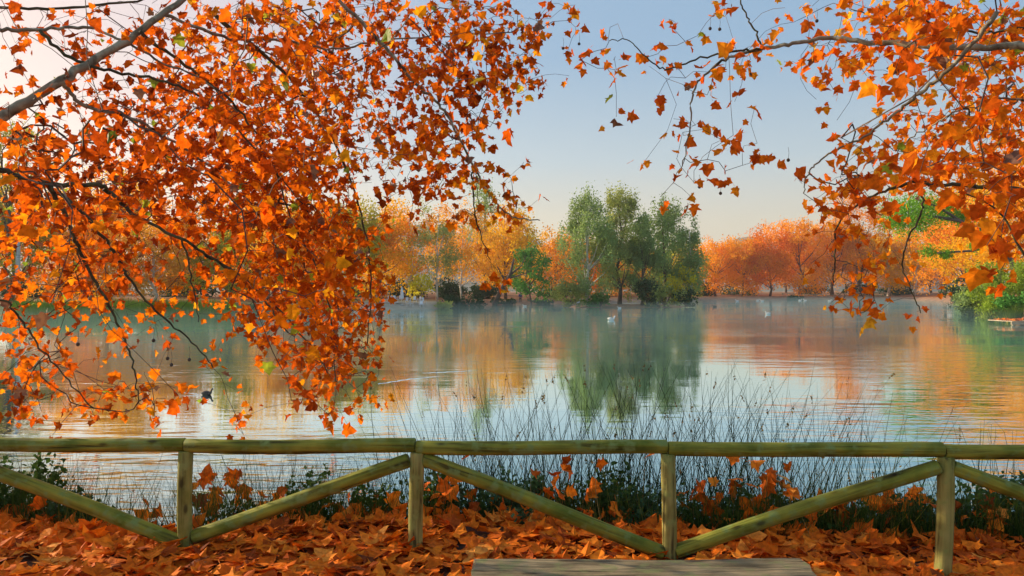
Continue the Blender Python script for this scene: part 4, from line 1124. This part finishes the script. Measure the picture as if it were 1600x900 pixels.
for a in [(440, 800, 95, 120, 5.75, 'bankgreen', 'dark leafy plant behind the first rising brace'), (520, 800, 70, 95, 5.8, 'bankgreen', 'green leafy plant left of the second post'), (585, 810, 50, 100, 5.85, 'bankgreen', 'small dark plant touching the second post on its left'),
          (15, 800, 60, 100, 5.75, 'bankgreen', 'dark plant at the left edge below the fence rail'), (100, 830, 60, 60, 5.7, 'dgreen', 'low dark plant under the left brace'), (720, 810, 60, 90, 5.8, 'dgreen', 'dark plant right of the second post among the rushes'),
          (860, 800, 60, 100, 5.85, 'bankgreen', 'feathery green plant behind the long falling brace'), (950, 790, 55, 120, 5.9, 'bankgreen', 'green plant under the rail left of the third post'), (1160, 800, 60, 90, 5.8, 'dgreen', 'dark plant under the caught red leaves'),
          (1270, 810, 75, 70, 5.8, 'dgreen', 'dark plant below the middle of the right brace'), (1370, 810, 85, 90, 5.75, 'dgreen', 'dark broad plant left of the last post'), (1520, 820, 60, 110, 5.8, 'bankgreen', 'green plant right of the last post'),
          (680, 815, 40, 120, 5.75, 'bankgreen', 'upright green plant directly right of the second post'), (800, 810, 55, 75, 5.7, 'dgreen', 'low dark plant behind the middle of the falling brace'), (1010, 815, 50, 80, 5.75, 'dgreen', 'dark plant just left of the third post'), (1090, 815, 50, 75, 5.75, 'bankgreen', 'low green plant just right of the third post'), (1220, 815, 60, 85, 5.75, 'bankgreen', 'green plant above the lower half of the right brace'), (1320, 820, 60, 70, 5.7, 'bankgreen', 'bright low plant under the upper half of the right brace'), (350, 815, 55, 60, 5.7, 'dgreen', 'dark low plant just right of the first post'), (1440, 820, 50, 80, 5.7, 'dgreen', 'dark plant touching the last post on its left'), (1590, 820, 50, 120, 5.8, 'dgreen', 'dark plant in the bottom right corner'), (235, 830, 40, 40, 5.5, 'dgreen', 'tiny dark plant left of the first post')]:
    bank_plant(*a)

# palm at the left edge
def palm():
    c = at(-34, 610, 6.4); c.z = WATER - 0.3
    t = thing("palm", "dark green spiky palm tuft at the left edge above the fence", "palm", c)
    mb = MB(); mb.tube([(0, 0, 0), (0.02, 0, 0.7), (0.0, 0, 1.6)], [0.09, 0.08, 0.07], 9); mb.build("trunk", M['bark_far'], t)
    rng = np.random.default_rng(3)
    for k in range(13):
        a = 2 * math.pi * k / 13 + rng.uniform(-0.2, 0.2); up = rng.uniform(-0.1, 0.9)
        dr = Vector((math.cos(a), math.sin(a), up)).normalized()
        hub = Vector((0, 0, 1.6)) + dr * 0.10
        q = MB(); sd_ = dr.cross(Vector((0, 0, 1))).normalized()
        q.tube([Vector((0, 0, 1.57)), hub], 0.005, 4)
        for b in range(-7, 8):
            w = b / 7 * 1.15; d2 = (dr * math.cos(w) + sd_ * math.sin(w)).normalized(); e_ = hub + d2 * 0.27 + Vector((0, 0, -0.03))
            nn2 = d2.cross(sd_.cross(dr)).normalized() * 0.008
            q.add([hub, hub.lerp(e_, 0.5) + nn2, e_, hub.lerp(e_, 0.5) - nn2], [(0, 1, 2, 3)])
        q.build("frond", M['dgreen'], t)
palm()

# grassy rim on the left shore (stuff) and reeds
m_ = 9000
gx = brng.uniform(-46, -13, m_); pxx = brng.uniform(20, 360, m_); gy = np.interp(pxx, SH[:, 0], SH[:, 1]) + brng.uniform(-0.8, 2.2, m_)
gx = (pxx - 800) / F * gy
r = np.column_stack([gx, gy, np.maximum(height(gx, gy), WATER) - 0.05]); h = brng.uniform(0.6, 1.45, m_)
tp = r + np.column_stack([brng.normal(size=m_) * 0.25 * h, brng.normal(size=m_) * 0.25 * h, h])
V_, F_ = blades(r, tp, np.full(m_, 0.03), 0.15, brng, 3)
o = new_obj("shore_grass", np_mesh("shore_grass", V_, F_, M['lawn'])); tag(o, kind="stuff")

m_ = 6000
pxx = brng.uniform(1486, 1660, m_); gy = np.interp(pxx, SH[:, 0], SH[:, 1]) * brng.uniform(0.985, 1.06, m_); gx = (pxx - 800) / F * gy
k_ = ~((pxx > 1560) & (gy < 50)); gx, gy = gx[k_], gy[k_]; m_ = len(gx)
r = np.column_stack([gx, gy, np.maximum(height(gx, gy), WATER) - 0.05]); h = brng.uniform(0.3, 1.1, m_)
tp = r + np.column_stack([brng.normal(size=m_) * 0.3 * h, brng.normal(size=m_) * 0.3 * h, h])
V_, F_ = blades(r, tp, np.full(m_, 0.03), 0.2, brng, 3)
o = new_obj("waterside_grass", np_mesh("waterside_grass", V_, F_, M['grass'])); tag(o, kind="stuff")

# ------------------------------------------------------------------ beach furniture, parasol
def chair():
    t = thing("chair", "white plastic chair on the pale beach by the parasol", "chair", group="white chairs on the beach")
    m = M['white']
    q = MB(); q.box((0, 0, 0.43), (0.46, 0.44, 0.03)); q.build("seat", m, t)
    q = MB(); q.box((0, 0.21, 0.66), (0.44, 0.03, 0.42)); q.build("backrest", m, t)
    for sx in (-1, 1):
        for sy in (-1, 1):
            q = MB(); q.tube([(sx * 0.2, sy * 0.19, 0.415), (sx * 0.23, sy * 0.22, 0)], 0.02, 4); q.build("leg", m, t)
    return t
def table():
    t = thing("table", "white round plastic table among the chairs on the beach", "table", group="white tables on the beach")
    q = MB(); q.lathe([(0.44, 0.69), (0.45, 0.70), (0.45, 0.72), (0.44, 0.725)], n=14); q.build("tabletop", M['white'], t)
    q = MB(); q.tube([(0, 0, 0.02), (0, 0, 0.69)], 0.04, 6); q.build("leg", M['white'], t)
    q = MB(); q.lathe([(0.28, 0.0), (0.26, 0.03), (0.06, 0.05)], n=10); q.build("base", M['white'], t)
    return t
ch, ta = chair(), table()
crand = random.Random(4)
first = True
for k, x in enumerate([604, 608.5, 613, 618, 623, 634, 638.5, 643, 650, 654.5, 659, 663]):
    Z = 90 + crand.uniform(-1.5, 2.5); o = ch if k == 0 else copy_tree(ch)
    X = (x - 800) / F * Z; o.location = (X, Z, gz(X, Z)); o.rotation_euler = (0, 0, crand.uniform(-1.6, 1.6))
for k, x in enumerate([611, 620.5, 641, 657]):
    Z = 91 + crand.uniform(-0.5, 0.5); o = ta if k == 0 else copy_tree(ta)
    X = (x - 800) / F * Z; o.location = (X, Z, gz(X, Z))
Z = 89.5; X = (628 - 800) / F * Z
t = thing("parasol", "closed white parasol standing among the beach chairs", "parasol", (X, Z, gz(X, Z)))
q = MB(); q.tube([(0, 0, 0), (0, 0, 2.3)], 0.025, 6); q.build("pole", M['metal'], t)
q = MB(); q.lathe([(0.10, 0.75), (0.24, 0.85), (0.20, 1.3), (0.13, 1.9), (0.05, 2.25), (0.02, 2.32)], n=10); q.build("canopy", M['canvas'], t)
q = MB(); q.lathe([(0.28, 0), (0.28, 0.08), (0.05, 0.12)], n=12); q.build("base", M['metal'], t)

# lamp post on the left shore
Z = 66; X = (28 - 800) / F * Z
t = thing("lamp_post", "tall pale lamp post on the left shore before the orange trees", "lamp post", (X, Z, gz(X, Z)))
hp = EYE + (HOR - 285) / F * Z - gz(X, Z)
q = MB(); q.tube([(0, 0, 0), (0, 0, hp * 0.5), (0, 0, hp)], [0.22, 0.17, 0.12], 10); q.build("pole", M['metal'], t, True)
q = MB(); q.tube([(0, 0, hp - 0.1), (0.5, -0.1, hp + 0.15), (1.1, -0.2, hp + 0.2)], 0.05, 6); q.build("arm", M['metal'], t)
q = MB(); q.box((1.4, -0.25, hp + 0.19), (0.7, 0.3, 0.14), taper=0.8); q.build("lamp_head", M['metal'], t)

# far railing, green gate
def far_rail():
    Z = 191.5
    xs = [1222 + 9.0 * k for k in range(20)]
    P = [((x - 800) / F * Z) for x in xs]
    t = thing("railing", "pale wooden railing with braces along the far right shore", "fence", (P[0], Z, 0))
    zb = [gz(x, Z) for x in P]
    for x, z in zip(P, zb):
        q = MB(); q.tube([(x - P[0], 0, z - 0.2), (x - P[0], 0, z + 0.95)], 0.07, 6); q.build("post", M['palewood'], t)
    for k in range(len(P) - 1):
        a, b = P[k] - P[0], P[k + 1] - P[0]
        q = MB(); q.tube([(a, 0, zb[k] + 1.0), (b, 0, zb[k + 1] + 1.0)], 0.07, 6); q.build("rail", M['palewood'], t)
        q = MB(); u = k % 2; q.tube([(a, 0.02, zb[k] + (0.1 if u else 0.9)), (b, 0.02, zb[k + 1] + (0.9 if u else 0.1))], 0.06, 6); q.build("brace", M['palewood'], t)
far_rail()
Z = 190.5; X = (1371 - 800) / F * Z; z = gz(X, Z)
t = thing("green_gate", "green barred gate on the far shore under the yellow tree", "gate", (X, Z, z))
for k in range(5):
    q = MB(); q.box((0, 0, 0.35 + 0.42 * k), (2.8, 0.06, 0.14)); q.build("bar", M['gatepaint'], t)
for s in (-1, 1):
    q = MB(); q.box((s * 1.45, 0, 1.1), (0.12, 0.12, 2.3)); q.build("post", M['gatepaint'], t)

# jetty at the right shore
Z = 47.5; xa = (1568 - 800) / F * Z
t = thing("jetty", "low wooden jetty strewn with orange leaves at the right edge of the water", "jetty", (xa, Z, WATER))
for k in range(16):
    q = MB(); q.box((0.13 + 0.26 * k, 0.4, 0.24 + 0.004 * (k % 3)), (0.245, 2.4, 0.05)); q.build("plank", M['palewood'], t)
q = MB(); q.box((2.05, -0.72, 0.12), (4.1, 0.08, 0.16)); q.build("edge_beam", M['palewood'], t)
for x, y in ((0.2, -0.6), (2.2, -0.6), (4.0, -0.6)):
    q = MB(); q.tube([(x, y, -0.9), (x, y, 0.20)], 0.08, 8); q.build("leg", M['palewood'], t)
for x in (1.12, 2.9):
    q = MB(); q.tube([(x, -0.45, 0.27), (x, -0.45, 1.2)], 0.07, 8); q.build("post", M['palewood'], t)
q = MB(); q.tube([(1.05, -0.45, 1.22), (4.1, -0.45, 1.22)], 0.06, 8); q.build("rail", M['palewood'], t)
jr = np.random.default_rng(8); m_ = 420
jp = np.column_stack([xa + jr.uniform(0.1, 4.1, m_), Z + jr.uniform(-0.7, 1.5, m_), np.full(m_, WATER + 0.28) + jr.uniform(0, 0.03, m_)])
jt = jr.normal(size=(m_, 3)) * np.array([1, 1, 0.2])
o = new_obj("jetty_leaves", leaves_mesh("jetty_leaves", jp, rot_from(jt, jr), jr.uniform(0.13, 0.2, m_), [M['litter']], np.zeros(m_, int), jr)); tag(o, kind="stuff")

# ------------------------------------------------------------------ birds
def bird(px, py, kind, label, face=1, sc=1.0, Z=None, z=None, group=None):
    Z = Z or (EYE - WATER) * F / (py - HOR)
    X = (px - 800) / F * Z
    zz = WATER if z is None else z
    t = thing("duck" if kind != 'egret' else "egret", label, "bird", (X, Z, zz), 0 if face > 0 else math.pi, group)
    c = M['feather_dark'] if kind == 'dark' else M['feather_white']
    q = MB()
    prof = [(-0.24, 0.01, 0.10), (-0.17, 0.055, 0.08), (-0.08, 0.095, 0.06), (0.02, 0.105, 0.05), (0.11, 0.085, 0.06), (0.17, 0.05, 0.10), (0.19, 0.034, 0.15), (0.20, 0.034, 0.20), (0.225, 0.040, 0.235), (0.255, 0.034, 0.245), (0.275, 0.012, 0.24)]
    q.tube([Vector((x, 0, h)) * sc for x, r, h in prof], [r * sc for x, r, h in prof], 10)
    q.build("body", c, t, True)
    q = MB(); q.tube([Vector((0.27, 0, 0.24)) * sc, Vector((0.325, 0, 0.228)) * sc], [0.012 * sc, 0.006 * sc], 6); q.build("beak", M['beak'], t)
    for s in (-1, 1):
        q = MB(); q.tube([Vector((0.09, s * 0.075, 0.11)) * sc, Vector((-0.04, s * 0.085, 0.12)) * sc, Vector((-0.2, s * 0.03, 0.13)) * sc], [0.03 * sc, 0.045 * sc, 0.008 * sc], 6); q.build("wing", c, t, True)
    return t
bird(323, 617, 'dark', 'dark duck swimming alone on the near left water', 1, 0.52)
bird(955, 500, 'white', 'white gull swimming in front of the island with a short wake', 1, 1.2)
bird(1200, 491, 'white', 'white gull on the water below the orange trees at far right', -1, 1.1)
bird(1117, 480, 'dark', 'dark duck on the water just right of the island', -1, 1.3)
bird(968, 482, 'white', 'white gull close under the thick poplar trunk', -1, 1.0)
bird(820, 479, 'white', 'white gull near the shore below the person in blue', -1, 1.2)
def wake(pts, w=0.16, h=0.012):
    h *= 0.3
    P = [at(x, y, (EYE - WATER) * F / (y - HOR)) for x, y in pts]
    mb = MB(); vs = []; n = 24; rgw = random.Random(len(pts) + int(pts[0][0]))
    for k in range(n + 1):
        u = k / n * (len(P) - 1); i = min(int(u), len(P) - 2); p = P[i].lerp(P[i + 1], u - i)
        d = (P[i + 1] - P[i]); d.z = 0; d.normalize(); s_ = Vector((-d.y, d.x, 0)); e = math.sin(math.pi * min(1, k / n * 0.9 + 0.1)) ** 0.5
        p = p + s_ * 0.03 * math.sin(k * 1.7)
        p.z = WATER
        vs += [p - s_ * w * 0.5 * e - Vector((0, 0, 0.002)), p + Vector((0, 0, h * e)), p + s_ * w * 0.5 * e - Vector((0, 0, 0.002))]
    fs = []
    for k in range(n):
        for q in range(2): fs.append((k * 3 + q, k * 3 + q + 1, k * 3 + q + 4, k * 3 + q + 3))
    mb.add(vs, fs); o = mb.build("wake", M['water']); tag(o, kind="stuff")
wake([(316, 619), (300, 618), (284, 619)]); wake([(316, 617), (300, 614.5), (282, 613)])
wake([(950, 501), (940, 501), (925, 500.5)], 0.4, 0.03); wake([(1272, 502.5), (1310, 502), (1385, 502.5)], 0.5, 0.035); wake([(660, 583), (700, 581), (750, 579)], 0.25, 0.02); wake([(590, 600), (640, 592), (690, 588)], 0.22, 0.018)
wake([(1195, 492), (1180, 492.2)], 0.4, 0.03)
for k, (x, y) in enumerate([(1152, 471), (1184, 470), (1191, 471), (1250, 470), (1258, 470), (1296, 471)]):
    bird(x, y, 'white', 'tiny white gull resting near the far right shore', 1 if k % 2 else -1, 1.6, group="gulls near the far right shore")
# egret on the island
Z = 97.6; X = (904 - 800) / F * Z
t = thing("egret", "pale egret standing at the left end of the island", "bird", (X, Z, ib - 0.1))
for s in (-1, 1):
    q = MB(); q.tube([(0, s * 0.04, 0.0), (0.02, s * 0.04, 0.2), (0, s * 0.03, 0.42)], 0.012, 4); q.build("leg", M['feather_dark'], t)
q = MB(); q.tube([(-0.3, 0, 0.42), (-0.12, 0, 0.50), (0.08, 0, 0.56), (0.18, 0, 0.68), (0.14, 0, 0.85), (0.22, 0, 0.98), (0.30, 0, 0.97)], [0.02, 0.10, 0.11, 0.05, 0.03, 0.035, 0.01], 8); q.build("body", M['feather_white'], t, True)
q = MB(); q.tube([(0.29, 0, 0.97), (0.42, 0, 0.94)], [0.012, 0.003], 5); q.build("beak", M['beak'], t)

# ------------------------------------------------------------------ person in blue
def person():
    Z = 122.0; X = (813 - 800) / F * Z
    t = thing("person", "person in a blue jacket standing on the shore path facing the lake", "person", (X, Z, gz(X, Z)), 0.3)
    def skin_part(name, verts, edges, rads, m):
        me = bpy.data.meshes.new(name); me.from_pydata(verts, edges, []); me.materials.append(m)
        o = new_obj(name, me, t)
        md = o.modifiers.new("skin", 'SKIN')
        for v, r in zip(me.skin_vertices[0].data, rads): v.radius = (r, r)
        me.skin_vertices[0].data[0].use_root = True
        s = o.modifiers.new("sub", 'SUBSURF'); s.levels = 1; s.render_levels = 1
        return o
    v = [(0, 0, 0.95), (0, 0, 1.15), (0, 0, 1.38), (0, 0, 1.50), (0, -0.01, 1.63), (0, 0, 1.72), (0.18, 0, 1.40), (0.25, -0.02, 1.12), (0.22, -0.12, 0.90), (-0.18, 0, 1.40), (-0.25, -0.02, 1.12), (-0.22, -0.10, 0.90), (0.10, 0, 0.88), (0.12, -0.02, 0.48), (0.12, 0.02, 0.08), (0.12, -0.12, 0.04), (-0.10, 0, 0.88), (-0.11, 0.02, 0.48), (-0.12, 0.05, 0.08), (-0.12, -0.09, 0.04)]
    e_ = [(0, 1), (1, 2), (2, 3), (3, 4), (4, 5), (2, 6), (6, 7), (7, 8), (2, 9), (9, 10), (10, 11), (0, 12), (12, 13), (13, 14), (14, 15), (0, 16), (16, 17), (17, 18), (18, 19)]
    r_ = [0.13, 0.13, 0.14, 0.06, 0.10, 0.08, 0.07, 0.05, 0.035, 0.07, 0.05, 0.035, 0.09, 0.065, 0.045, 0.04, 0.09, 0.065, 0.045, 0.04]
    skin_part("body", v, e_, r_, M['skin'])
    jv = [(0, 0, 0.92), (0, 0, 1.15), (0, 0, 1.40), (0, 0, 1.47), (0.19, 0, 1.40), (0.255, -0.02, 1.12), (0.225, -0.11, 0.93), (-0.19, 0, 1.40), (-0.255, -0.02, 1.12), (-0.225, -0.09, 0.93)]
    skin_part("jacket", jv, [(0, 1), (1, 2), (2, 3), (2, 4), (4, 5), (5, 6), (2, 7), (7, 8), (8, 9)], [0.18, 0.165, 0.17, 0.08, 0.09, 0.07, 0.055, 0.09, 0.07, 0.055], M['blue_cloth'])
    tv = [(0, 0, 0.96), (0.10, 0, 0.86), (0.12, -0.02, 0.48), (0.12, 0.02, 0.10), (-0.10, 0, 0.86), (-0.11, 0.02, 0.48), (-0.12, 0.05, 0.10)]
    skin_part("trousers", tv, [(0, 1), (1, 2), (2, 3), (0, 4), (4, 5), (5, 6)], [0.14, 0.11, 0.08, 0.065, 0.11, 0.08, 0.065], M['dark_cloth'])
    q = MB(); q.lathe([(0.10, -0.02), (0.108, 0.04), (0.09, 0.09), (0.03, 0.12)], (0, 0.015, 1.66), 10); q.build("hair", M['feather_dark'], t, True)
person()

# ------------------------------------------------------------------ mist over the lake and haze
def vol_box(name, lo, hi, dens, col, anis=0.0):
    me = MB(); c = [(a + b) / 2 for a, b in zip(lo, hi)]; me.box((0, 0, 0), [b - a for a, b in zip(lo, hi)])
    m, n_, l_ = mat(name)
    pv = n_.new("ShaderNodeVolumePrincipled"); pv.inputs["Density"].default_value = dens; pv.inputs["Color"].default_value = (*col, 1); pv.inputs["Anisotropy"].default_value = anis
    o_ = n_.new("ShaderNodeOutputMaterial"); l_.new(pv.outputs[0], o_.inputs["Volume"])
    o = me.build(name, m); o.location = c; tag(o, kind="stuff"); return o
vol_box("mist", (-70, 17, WATER + 0.02), (95, 205, WATER + 0.90), 0.0046, (0.58, 0.90, 0.95), 0.2)

vol_box("haze", (-4100, -4100, -12), (4100, 4100, 175), 0.0003, (0.96, 0.96, 0.95), 0.3)
